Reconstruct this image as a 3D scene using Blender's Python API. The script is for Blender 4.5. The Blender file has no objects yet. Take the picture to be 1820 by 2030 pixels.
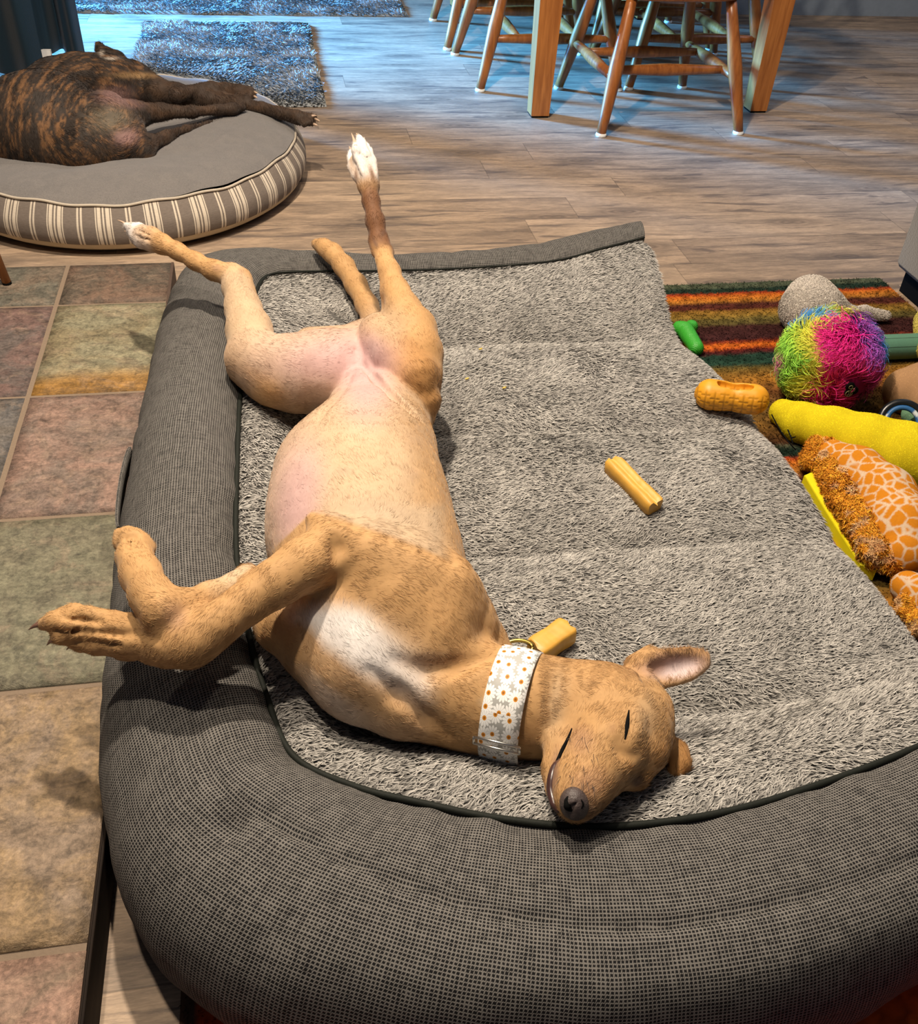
import bpy, math, random
import numpy as np
from mathutils import Vector, Matrix
from mathutils.bvhtree import BVHTree

rng = np.random.default_rng(7)
random.seed(7)
SC = bpy.context.scene

# ------------------------------------------------------------------ camera
FPX = 1950.0
CAM = np.array([0.2182, -1.8216, 0.9766])
AX = np.array([[0.9843069951841003, -0.16992097775938875, 0.0476088284768797],
               [0.07033913075397563, 0.6252312013508052, 0.7772633733440706],
               [0.16183987739868919, 0.7617170118716807, -0.6273715389694172]])
cd = bpy.data.cameras.new('camera'); cam = bpy.data.objects.new('camera', cd)
SC.collection.objects.link(cam); SC.camera = cam
cd.sensor_fit = 'HORIZONTAL'; cd.sensor_width = 36.0; cd.lens = FPX * 36.0 / 1820.0
cd.clip_start = 0.02; cd.clip_end = 60
cam.matrix_world = Matrix(((AX[0][0], AX[1][0], -AX[2][0], CAM[0]), (AX[0][1], AX[1][1], -AX[2][1], CAM[1]),
                           (AX[0][2], AX[1][2], -AX[2][2], CAM[2]), (0, 0, 0, 1)))

def P(px, py, z):
    d = AX.T @ np.array([(px - 910) / FPX, -(py - 1015) / FPX, 1.0])
    return CAM + d * (z - CAM[2]) / d[2]

def pix(p):
    q = AX @ (np.asarray(p, float) - CAM)
    return 910 + FPX * q[0] / q[2], 1015 - FPX * q[1] / q[2], q[2]

def pixv(V):
    q = (V - CAM) @ AX.T; return 910 + FPX * q[:, 0] / q[:, 2], 1015 - FPX * q[:, 1] / q[:, 2], q[:, 2]

def D(px, py, z, rpx):
    """point at a height and the real radius that spans rpx there"""
    c = P(px, py, z)
    return c, rpx * pix(c)[2] / FPX

# ------------------------------------------------------------------ world, lights, exposure
W = bpy.data.worlds.new('room_ambient'); SC.world = W; W.use_nodes = True
bg = W.node_tree.nodes['Background']; bg.inputs[0].default_value = (0.86, 0.86, 1.0, 1); bg.inputs[1].default_value = 0.070
SC.view_settings.view_transform = 'Standard'; SC.view_settings.look = 'None'
SC.view_settings.gamma = 1; SC.view_settings.exposure = 0.22
SC.view_settings.use_curve_mapping = False

def lamp(name, kind, loc, energy, col, size=.1, aim=None, **k):
    l = bpy.data.lights.new(name, kind); o = bpy.data.objects.new(name, l); SC.collection.objects.link(o)
    l.energy = energy; l.color = col; o.location = loc
    if kind == 'AREA':
        l.shape = 'RECTANGLE'; l.size = size; l.size_y = k.get('sy', size); l.spread = k.get('spread', math.pi)
    elif kind in ('POINT', 'SPOT'):
        l.shadow_soft_size = size
    if kind == 'SPOT':
        l.spot_size = k['angle']; l.spot_blend = k.get('blend', .3)
    if aim is not None:
        o.rotation_euler = (Vector(aim) - Vector(loc)).to_track_quat('-Z', 'Y').to_euler()
    return o
lamp('ceiling_lamp_near', 'POINT', (-0.12, -0.98, 2.08), 78, (1, .85, .68), .04)
lamp('ceiling_lamp_mid', 'POINT', (0.18, -0.30, 2.08), 195, (1, .85, .68), .04)
lamp('ceiling_lamp_far', 'POINT', (0.9, 1.05, 2.1), 44, (1, .86, .70), .06)
lamp('soft_fill_light', 'AREA', (0.7, -0.6, 2.1), 6, (1, .84, .66), .8, (0.6, -.6, 0), sy=.8)  # unseen area light added as warm ambient fill
lamp('window_daylight', 'AREA', (-2.3, 3.30, .95), 135, (.085, .42, 1), .55, (0.8, 2.0, 0), sy=.6, spread=math.radians(48))
lamp('back_right_fill', 'AREA', (2.8, 1.2, 1.9), 7, (.75, .80, 1), 1.0, (1.9, 1.0, 0), sy=1.0)  # bluish fill added for the dim back right, no source seen

# ------------------------------------------------------------------ numpy noise
def _hash(i, j, k, s):
    h = (i * 374761393 + j * 668265263 + k * 2147483647 + s * 974711) & 0xffffffff
    h = ((h ^ (h >> 13)) * 1274126177) & 0xffffffff
    h = ((h ^ (h >> 16)) * 2246822519) & 0xffffffff
    return ((h ^ (h >> 15)) & 0xffffff) / float(0xffffff)

def vnoise(p, scale=1.0, seed=0):
    p = np.asarray(p, float) * scale + 1000.0
    i = np.floor(p).astype(np.int64); f = p - i; f = f * f * (3 - 2 * f)
    out = 0
    for a in (0, 1):
        for b in (0, 1):
            for c in (0, 1):
                w = (f[:, 0] if a else 1 - f[:, 0]) * (f[:, 1] if b else 1 - f[:, 1]) * (f[:, 2] if c else 1 - f[:, 2])
                out = out + w * _hash(i[:, 0] + a, i[:, 1] + b, i[:, 2] + c, seed)
    return out * 2 - 1

def fbm(p, scale, seed=0, n=3):
    return sum(vnoise(p, scale * 2 ** k, seed + k) / 2 ** k for k in range(n)) / 1.75

def lerp(a, b, t):
    t = np.asarray(t)
    if np.ndim(a) > np.ndim(t) or np.ndim(b) > np.ndim(t): t = t[..., None]
    return a + (np.asarray(b) - a) * t

def sstep(a, b, x):
    t = np.clip((x - a) / (b - a), 0, 1); return t * t * (3 - 2 * t)

def catmull(pts, n):
    """smooth curve through the rows of pts, n samples per span"""
    p = np.asarray(pts, float); p = np.vstack([2 * p[0] - p[1], p, 2 * p[-1] - p[-2]]); out = []
    for i in range(1, len(p) - 2):
        t = np.linspace(0, 1, n, endpoint=False)[:, None]
        a, b, c, d = p[i - 1], p[i], p[i + 1], p[i + 2]
        out.append(.5 * ((2 * b) + (-a + c) * t + (2 * a - 5 * b + 4 * c - d) * t ** 2 + (-a + 3 * b - 3 * c + d) * t ** 3))
    out.append(p[-2][None]); return np.vstack(out)

# ------------------------------------------------------------------ objects
def tag(o, label=None, cat=None, group=None, kind=None):
    if label: o['label'] = label
    if cat: o['category'] = cat
    if group: o['group'] = group
    if kind: o['kind'] = kind
    return o

def empty(name, loc, label, cat, group=None, rz=0):
    o = bpy.data.objects.new(name, None); SC.collection.objects.link(o); o.empty_display_size = .05
    o.location = [float(v) for v in loc]; o.rotation_euler = (0, 0, rz)
    return tag(o, label, cat, group)

def base_of(o):
    v = np.zeros(3)
    while o is not None:
        v = v + np.array(o.location); o = o.parent
    return v

def mesh(name, V, F, mat, parent=None, col=None, uv=None, smooth=True, local=False, extra=None, matidx=None):
    """one mesh object; V are world coordinates unless local"""
    V = np.asarray(V, np.float32)
    if isinstance(F, np.ndarray): F = [F]
    F = [np.asarray(f, np.int32) for f in F if len(f)]
    me = bpy.data.meshes.new(name)
    me.vertices.add(len(V))
    off = np.zeros(3) if (local or parent is None) else base_of(parent)
    if parent is None and not local: off = V.mean(0).astype(float); off[2] = V[:, 2].min()
    me.vertices.foreach_set('co', (V - off).astype(np.float32).ravel())
    idx = np.concatenate([f.ravel() for f in F]); tot = np.concatenate([np.full(len(f), f.shape[1], np.int32) for f in F])
    me.loops.add(len(idx)); me.loops.foreach_set('vertex_index', idx)
    me.polygons.add(len(tot)); st = np.concatenate([[0], np.cumsum(tot)[:-1]]).astype(np.int32)
    me.polygons.foreach_set('loop_start', st)
    me.polygons.foreach_set('use_smooth', np.full(len(tot), smooth))
    me.update(calc_edges=True)
    if col is not None:
        a = me.attributes.new('Col', 'FLOAT_COLOR', 'POINT')
        c = np.ones((len(V), 4), np.float32); c[:, :3] = np.clip(col, 0, 1); a.data.foreach_set('color', c.ravel())
    if uv is not None:
        l = me.uv_layers.new(name='UVMap'); l.data.foreach_set('uv', np.asarray(uv, np.float32)[idx].ravel())
    for m in (mat if isinstance(mat, list) else [mat]): me.materials.append(m)
    if matidx is not None: me.polygons.foreach_set('material_index', np.asarray(matidx, np.int32))
    me.validate(clean_customdata=False)
    o = bpy.data.objects.new(name, me); SC.collection.objects.link(o)
    if parent is not None: o.parent = parent
    elif not local: o.location = [float(v) for v in off]
    return o

class MB:
    def __init__(s): s.V = []; s.F4 = []; s.F3 = []; s.n = 0; s.C = []
    def add(s, V, F4=None, F3=None, col=(1, 1, 1)):
        V = np.asarray(V, float)
        if F4 is not None and len(F4): s.F4.append(np.asarray(F4) + s.n)
        if F3 is not None and len(F3): s.F3.append(np.asarray(F3) + s.n)
        s.V.append(V); s.n += len(V); s.C.append(np.broadcast_to(np.asarray(col, float), (len(V), 3)))
        return s
    def box(s, lo, hi, col=(1, 1, 1), bev=0.0):
        lo = np.array(lo, float); hi = np.array(hi, float)
        if bev <= 0:
            V = [[(lo, hi)[i][0], (lo, hi)[j][1], (lo, hi)[k][2]] for i in (0, 1) for j in (0, 1) for k in (0, 1)]
            return s.add(V, [(0, 1, 3, 2), (4, 6, 7, 5), (0, 4, 5, 1), (2, 3, 7, 6), (0, 2, 6, 4), (1, 5, 7, 3)], None, col)
        # rounded-edge box as stacked inset rings
        def ring(ins, z):
            x0, y0, x1, y1 = lo[0] + ins, lo[1] + ins, hi[0] - ins, hi[1] - ins; b = bev
            return [(x0 + b, y0, z), (x1 - b, y0, z), (x1, y0 + b, z), (x1, y1 - b, z), (x1 - b, y1, z), (x0 + b, y1, z), (x0, y1 - b, z), (x0, y0 + b, z)]
        R = [ring(bev, lo[2]), ring(bev * .3, lo[2] + bev * .3), ring(0, lo[2] + bev), ring(0, hi[2] - bev), ring(bev * .3, hi[2] - bev * .3), ring(bev, hi[2])]
        V = np.array(R).reshape(-1, 3); F = []
        for a in range(5):
            for b in range(8): F.append((a * 8 + b, a * 8 + (b + 1) % 8, a * 8 + 8 + (b + 1) % 8, a * 8 + 8 + b))
        c0 = V[:8].mean(0); c1 = V[-8:].mean(0); n = len(V); V = np.vstack([V, c0, c1])
        T = [(n, (b + 1) % 8, b) for b in range(8)] + [(n + 1, 40 + b, 40 + (b + 1) % 8) for b in range(8)]
        return s.add(V, F, T, col)
    def tube(s, pts, rad, seg=12, col=(1, 1, 1), flat=None, cap=True):
        pts = np.asarray(pts, float); n = len(pts); rad = np.broadcast_to(np.asarray(rad, float), (n,))
        t = np.gradient(pts, axis=0); t /= np.linalg.norm(t, axis=1)[:, None] + 1e-12
        u = np.cross(t[0], [0, 0, 1.0]);
        if np.linalg.norm(u) < .1: u = np.cross(t[0], [0, 1.0, 0])
        u /= np.linalg.norm(u); V = []
        for i in range(n):
            u = u - t[i] * (u @ t[i]); u /= np.linalg.norm(u); w = np.cross(t[i], u)
            a = np.linspace(0, 2 * math.pi, seg, endpoint=False)[:, None]
            fl = 1 if flat is None else flat
            V.append(pts[i] + rad[i] * (np.cos(a) * u + fl * np.sin(a) * w))
        V = np.vstack(V); F = []
        for i in range(n - 1):
            for j in range(seg): F.append((i * seg + j, i * seg + (j + 1) % seg, (i + 1) * seg + (j + 1) % seg, (i + 1) * seg + j))
        T = []
        if cap:
            m = len(V); V = np.vstack([V, pts[0] - t[0] * rad[0] * .25, pts[-1] + t[-1] * rad[-1] * .25])
            T = [(m, (j + 1) % seg, j) for j in range(seg)] + [(m + 1, (n - 1) * seg + j, (n - 1) * seg + (j + 1) % seg) for j in range(seg)]
        return s.add(V, F, T, col)
    def grid(s, G, col=(1, 1, 1), closed=False):
        """G: (n, m, 3) array of points"""
        n, m = G.shape[:2]; i = np.arange(n - 1)[:, None] * m; jj = np.arange(m if closed else m - 1)[None]
        a = i + jj; b = i + (jj + 1) % m
        F = np.stack([a, b, b + m, a + m], -1).reshape(-1, 4)
        return s.add(G.reshape(-1, 3), F, None, col)
    def out(s, name, mat, parent=None, **k):
        V = np.vstack(s.V); F = []
        if s.F4: F.append(np.vstack(s.F4))
        if s.F3: F.append(np.vstack(s.F3))
        return mesh(name, V, F, mat, parent, col=np.vstack(s.C), **k)

# ------------------------------------------------------------------ implicit surfaces
class Field:
    """soft union of tapered limbs and ellipsoids, turned into one continuous skin"""
    def __init__(s): s.pr = []
    def cap(s, a, b, ra, rb, k=.02, col=None, sub=False):
        s.pr.append(('c', np.asarray(a, float), np.asarray(b, float), ra, rb, k, col, sub)); return s
    def chain(s, pts, k=.02, col=None, sub=False):
        for (a, ra), (b, rb) in zip(pts[:-1], pts[1:]): s.cap(a, b, ra, rb, k, col, sub)
        return s
    def ell(s, c, r, R=None, k=.02, col=None, sub=False):
        s.pr.append(('e', np.asarray(c, float), np.asarray(r, float), np.eye(3) if R is None else np.asarray(R, float), 0, k, col, sub)); return s
    def dist(s, pr, X):
        if pr[0] == 'c':
            _, a, b, ra, rb = pr[:5]; ba = b - a
            t = np.clip((X - a) @ ba / (ba @ ba + 1e-12), 0, 1)
            return np.linalg.norm(X - a - t[..., None] * ba, axis=-1) - (ra + (rb - ra) * t)
        _, c, r, R = pr[:4]; q = (X - c) @ R.T
        k0 = np.linalg.norm(q / r, axis=-1); k1 = np.linalg.norm(q / (r * r), axis=-1) + 1e-9
        return k0 * (k0 - 1) / k1
    def bounds(s, pr):
        if pr[0] == 'c':
            m = max(pr[3], pr[4]); return np.minimum(pr[1], pr[2]) - m, np.maximum(pr[1], pr[2]) + m
        m = pr[2].max(); return pr[1] - m, pr[1] + m
    def skin(s, h):
        B = [s.bounds(p) for p in s.pr if not p[7]]
        lo = np.min([b[0] for b in B], 0) - 3 * h - .007; hi = np.max([b[1] for b in B], 0) + 3 * h + .007
        n = np.ceil((hi - lo) / h).astype(int) + 1
        G = np.full(n, .5, np.float32)
        for p in s.pr:
            a, b = s.bounds(p); m = p[5] + 2.5 * h
            i0 = np.maximum(np.floor((a - m - lo) / h).astype(int), 0); i1 = np.minimum(np.ceil((b + m - lo) / h).astype(int) + 1, n)
            if np.any(i1 <= i0): continue
            ax = [lo[d] + h * np.arange(i0[d], i1[d]) for d in range(3)]
            X = np.stack(np.meshgrid(*ax, indexing='ij'), -1)
            d = s.dist(p, X).astype(np.float32); sl = tuple(slice(i0[q], i1[q]) for q in range(3)); g = G[sl]; k = p[5]
            if p[7]:
                hh = np.maximum(k - np.abs(g + d), 0) / k; G[sl] = np.maximum(g, -d) + hh * hh * k / 4
            else:
                hh = np.maximum(k - np.abs(g - d), 0) / k; G[sl] = np.minimum(g, d) - hh * hh * k / 4
        ins = G < 0
        c = np.zeros(np.array(n) - 1, np.int8)
        for a in (0, 1):
            for b in (0, 1):
                for e in (0, 1): c += ins[a:n[0] - 1 + a, b:n[1] - 1 + b, e:n[2] - 1 + e]
        act = np.argwhere((c > 0) & (c < 8)); ids = -np.ones(c.shape, np.int32); ids[tuple(act.T)] = np.arange(len(act))
        cor = np.array([(a, b, e) for a in (0, 1) for b in (0, 1) for e in (0, 1)])
        val = np.stack([G[tuple((act + q).T)] for q in cor], 1); acc = np.zeros((len(act), 3)); cnt = np.zeros(len(act))
        for i in range(8):
            for j in range(i + 1, 8):
                if np.abs(cor[i] - cor[j]).sum() != 1: continue
                m = (val[:, i] < 0) != (val[:, j] < 0); t = val[m, i] / (val[m, i] - val[m, j])
                acc[m] += cor[i] + t[:, None] * (cor[j] - cor[i]); cnt[m] += 1
        V = lo + h * (act + acc / cnt[:, None]); F = []
        for d in range(3):
            e = np.zeros(3, int); e[d] = 1; sl0 = [slice(1, -1)] * 3; sl1 = [slice(1, -1)] * 3
            A = ins[1:-1, 1:-1, 1:-1]; Bq = ins[1 + e[0]:n[0] - 1 + e[0], 1 + e[1]:n[1] - 1 + e[1], 1 + e[2]:n[2] - 1 + e[2]]
            u, v = [q for q in range(3) if q != d]; eu = np.zeros(3, int); eu[u] = 1; ev = np.zeros(3, int); ev[v] = 1
            for flag, order in ((A & ~Bq, 1), (~A & Bq, -1)):
                k = np.argwhere(flag) + 1
                if not len(k): continue
                q = [ids[tuple((k - o).T)] for o in (eu * 0, eu, eu + ev, ev)]
                q = np.stack(q, 1)
                if (order == 1) == (d == 1): q = q[:, ::-1]
                F.append(q)
        F = np.vstack(F)
        F = F[(F >= 0).all(1)]
        return V, F
    def on(s, px, py, up=0.0, n=500):
        d = AX.T @ np.array([(px - 910) / FPX, -(py - 1015) / FPX, 1.0]); d /= np.linalg.norm(d); t = np.linspace(.6, 3.6, 1800)
        X = CAM + t[:, None] * d; m = np.full(len(t), 9.0)
        for p in s.pr:
            if not p[7]:
                q = s.dist(p, X); k_ = p[5]; hh = np.maximum(k_ - np.abs(m - q), 0) / k_; m = np.minimum(m, q) - hh * hh * k_ / 4
        k = np.argmax(m < 0) if (m < 0).any() else int(np.argmin(m))
        return X[k] - d * up
    def slit(s, pts, k=.005):
        C1 = [[(s.on(x, y, -r * m), r * w) for x, y, r, o in pts] for m, w in ((0, .75), (1.0, 1.0), (2.0, 1.0))]
        for c in C1: s.chain(c, k, None, True)
        return s
    def crease(s, pts, k=.010):
        q = [(s.on(x, y, o), r) for x, y, r, o in pts]; return s.chain(q, k, None, True)
    def colors(s, V, w=.018, default=(1, 1, 1)):
        num = np.zeros((len(V), 3)); den = np.full(len(V), 1e-9); fl = np.zeros((len(V), 3))
        for p in s.pr:
            if p[7]: continue
            a, b = s.bounds(p); m = np.all((V > a - .08) & (V < b + .08), 1)
            if not m.any(): continue
            d = s.dist(p, V[m]); q = np.exp(-np.maximum(d, -.02) / (w * .45)); den[m] += q
            num[m] += q[:, None] * np.asarray(p[6] if p[6] is not None else default)
            if p[0] == 'c':
                ax = p[2] - p[1]; fl[m] += q[:, None] * ax / (np.linalg.norm(ax) + 1e-9)
        return num / den[:, None], fl / den[:, None]

def quadtri(F):
    return np.vstack([F[:, [0, 1, 2]], F[:, [0, 2, 3]]]) if F.shape[1] == 4 else F

def relax(V, F, it=2, lam=.5):
    E = np.vstack([F[:, [i, (i + 1) % F.shape[1]]] for i in range(F.shape[1])])
    deg = np.bincount(E.ravel(), minlength=len(V)).astype(float)
    for _ in range(it):
        A = np.zeros_like(V)
        for c in range(3):
            A[:, c] = np.bincount(E[:, 0], V[E[:, 1], c], len(V)) + np.bincount(E[:, 1], V[E[:, 0], c], len(V))
        V = V + lam * (A / np.maximum(deg, 1)[:, None] - V)
    return V

def normals(V, F):
    T = quadtri(F); n = np.cross(V[T[:, 1]] - V[T[:, 0]], V[T[:, 2]] - V[T[:, 0]]); N = np.zeros_like(V)
    for i in range(3):
        for c in range(3): N[:, c] += np.bincount(T[:, i], n[:, c], len(V))
    return N / (np.linalg.norm(N, axis=1)[:, None] + 1e-12)

def scatter(V, F, n, attrs, dens=None):
    """n random points on the surface; attrs is a list of per-vertex arrays to carry along"""
    T = quadtri(F); A = np.linalg.norm(np.cross(V[T[:, 1]] - V[T[:, 0]], V[T[:, 2]] - V[T[:, 0]]), axis=1)
    if dens is not None: A = A * dens[T].mean(1)
    t = T[rng.choice(len(T), n, p=A / A.sum())]; r = rng.random((n, 2)); s = np.sqrt(r[:, 0])
    w = np.stack([1 - s, s * (1 - r[:, 1]), s * r[:, 1]], 1)
    return [np.einsum('ij,ij...->i...', w, a[t]) for a in [V] + attrs]

def blades(Pt, N, Dr, L, Wd, col, lift=.5, curl=0.0, root=.55, seg=2, tipcol=None):
    """pile or fur: one narrow bent blade per point"""
    n = len(Pt); L = np.broadcast_to(L, (n,)).astype(float); Wd = np.broadcast_to(Wd, (n,)).astype(float)
    Dr = Dr - N * np.sum(Dr * N, 1)[:, None]; Dr /= np.linalg.norm(Dr, axis=1)[:, None] + 1e-9
    lift = np.broadcast_to(lift, (n,)).astype(float)
    S = np.cross(N, Dr); tw = rng.normal(0, .5, n)[:, None]; S = S + tw * N; S /= np.linalg.norm(S, axis=1)[:, None] + 1e-9
    rows = []; cols = []; ts = np.linspace(0, 1, seg + 1)
    for t in ts:
        up = lift * t * (1 - .35 * t); fw = t * (1 - lift * .5) + .25 * t * t
        c = Pt + L[:, None] * (N * up[:, None] + Dr * fw[:, None]) + (S * (curl * math.sin(t * 3) * L)[:, None] if np.ndim(curl) else S * (curl * math.sin(t * 3)) * L[:, None])
        w = Wd * (1 - .75 * t) * .5
        cc = col * (root + (1 - root) * min(1, t * 1.4)) if tipcol is None else lerp(col * root, tipcol, t)
        if t < 1: rows += [c - S * w[:, None], c + S * w[:, None]]; cols += [cc, cc]
        else: rows.append(c); cols.append(cc)
    k = len(rows); V = np.stack(rows, 1).reshape(-1, 3); C = np.stack(cols, 1).reshape(-1, 3); b = np.arange(n)[:, None] * k
    F4 = np.vstack([b + np.array([[2 * i, 2 * i + 1, 2 * i + 3, 2 * i + 2]]) for i in range(seg - 1)]) if seg > 1 else np.zeros((0, 4), int)
    F3 = b + np.array([[k - 3, k - 2, k - 1]])
    return V, F4, F3, C

# ------------------------------------------------------------------ materials
class N:
    def __init__(s, name):
        s.m = bpy.data.materials.new(name); s.m.use_nodes = True; s.t = s.m.node_tree; s.b = s.t.nodes['Principled BSDF']
    def n(s, ty, **k):
        o = s.t.nodes.new(ty)
        for a, v in k.items():
            if a == 'ins':
                for kk, vv in v.items():
                    if hasattr(vv, 'is_linked') or isinstance(vv, bpy.types.NodeSocket): s.t.links.new(vv, o.inputs[kk])
                    else: o.inputs[kk].default_value = vv
            else: setattr(o, a, v)
        return o
    def link(s, a, b): s.t.links.new(a, b)
    def math(s, op, a, b=None, c=None):
        o = s.n('ShaderNodeMath', operation=op)
        for i, v in enumerate((a, b, c)):
            if v is None: continue
            if isinstance(v, (int, float)): o.inputs[i].default_value = v
            else: s.link(v, o.inputs[i])
        return o.outputs[0]
    def mix(s, f, a, b, mode='MIX'):
        o = s.n('ShaderNodeMix', data_type='RGBA', blend_type=mode)
        for i, v in ((0, f), (6, a), (7, b)):
            if isinstance(v, bpy.types.NodeSocket): s.link(v, o.inputs[i])
            elif isinstance(v, (tuple, list)): o.inputs[i].default_value = (*v[:3], 1)
            else: o.inputs[i].default_value = v
        return o.outputs[2]
    def noise(s, vec, scale, detail=3, rough=.6, dist=0):
        o = s.n('ShaderNodeTexNoise', ins={'Scale': scale, 'Detail': detail, 'Roughness': rough, 'Distortion': dist})
        if vec is not None: s.link(vec, o.inputs['Vector'])
        return o.outputs['Fac']
    def mapv(s, vec, sc=(1, 1, 1), loc=(0, 0, 0), rot=(0, 0, 0)):
        o = s.n('ShaderNodeMapping', ins={'Scale': sc, 'Location': loc, 'Rotation': rot}); s.link(vec, o.inputs['Vector']); return o.outputs[0]
    def ramp(s, f, stops):
        o = s.n('ShaderNodeValToRGB'); e = o.color_ramp.elements
        while len(e) < len(stops): e.new(.5)
        for x, (p, c) in zip(e, stops):
            x.position = p; x.color = (*c, 1) if isinstance(c, (tuple, list)) else (c, c, c, 1)
        s.link(f, o.inputs[0]); return o.outputs[0]
    def col(s, v):
        if isinstance(v, (tuple, list)): s.b.inputs['Base Color'].default_value = (*v[:3], 1)
        else: s.link(v, s.b.inputs['Base Color'])
        return s
    def set(s, rough=.6, spec=.4, sheen=0, coat=0, metal=0, sss=0):
        s.b.inputs['Roughness'].default_value = rough; s.b.inputs['Specular IOR Level'].default_value = spec
        s.b.inputs['Sheen Weight'].default_value = sheen; s.b.inputs['Coat Weight'].default_value = coat
        s.b.inputs['Metallic'].default_value = metal
        if sss: s.b.inputs['Subsurface Weight'].default_value = sss; s.b.inputs['Subsurface Scale'].default_value = .01
        return s
    def bump(s, h, strength=.3, dist=.002):
        o = s.n('ShaderNodeBump', ins={'Strength': strength, 'Distance': dist}); s.link(h, o.inputs['Height']); s.link(o.outputs[0], s.b.inputs['Normal']); return s
    def geo(s): return s.n('ShaderNodeNewGeometry').outputs['Position']
    def obj(s): return s.n('ShaderNodeTexCoord').outputs['Object']
    def uv(s): return s.n('ShaderNodeTexCoord').outputs['UV']
    def attr(s, name='Col'): return s.n('ShaderNodeAttribute', attribute_name=name).outputs['Color']

def plain(name, c, rough=.6, spec=.4, bump=0, scale=60, **k):
    m = N(name); v = m.noise(m.obj(), scale, 4)
    m.col(m.mix(.5, c, m.mix(v, tuple(x * .7 for x in c), tuple(min(1, x * 1.25) for x in c)))).set(rough, spec, **k)
    if bump: m.bump(v, bump)
    return m.m

def vertex_mat(name, rough=.8, spec=.2, noise_scale=220, amt=.25, bump=.25, dist=.001, **k):
    m = N(name); v = m.noise(m.obj(), noise_scale, 3)
    m.col(m.mix(1.0, m.attr(), m.ramp(v, [(.25, 1 - amt), (.75, 1 + amt * .4)]), 'MULTIPLY')).set(rough, spec, **k)
    if bump: m.bump(v, bump, dist)
    return m.m

def weave_mat():
    m = N('houndstooth_weave'); sep = m.n('ShaderNodeSeparateXYZ'); uv = m.uv()
    wob = m.noise(m.mapv(uv, (25, 25, 1)), 1, 2)
    m.link(uv, sep.inputs[0]); p = .0034
    u = m.math('ADD', m.math('MULTIPLY', sep.outputs[0], 1 / p), m.math('MULTIPLY', wob, .9)); v = m.math('ADD', m.math('MULTIPLY', sep.outputs[1], 1 / p), m.math('MULTIPLY', wob, .7))
    su = m.math('SINE', m.math('MULTIPLY', u, 2 * math.pi)); sv = m.math('SINE', m.math('MULTIPLY', v, 2 * math.pi))
    # thread visibility: light threads run both ways over a dark ground, with small tooth offsets
    su2 = m.math('SINE', m.math('MULTIPLY', m.math('ADD', u, m.math('MULTIPLY', v, .5)), 4 * math.pi))
    a = m.math('MAXIMUM', su, sv); a = m.math('ADD', a, m.math('MULTIPLY', su2, .28))
    n1 = m.noise(m.mapv(uv, (40, 300, 1)), 1, 2); n2 = m.noise(m.mapv(uv, (300, 40, 1)), 1, 2)
    a = m.math('ADD', a, m.math('MULTIPLY', m.math('SUBTRACT', m.math('ADD', n1, n2), 1.0), 1.6))
    f = m.ramp(m.math('MULTIPLY_ADD', a, .5, .5), [(.42, 0.0), (.95, 1.0)])
    c = m.mix(f, (.010, .010, .0105), (.165, .155, .142))
    m.col(c).set(.9, .12, sheen=.0); m.bump(f, .6, .0008); return m.m

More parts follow.
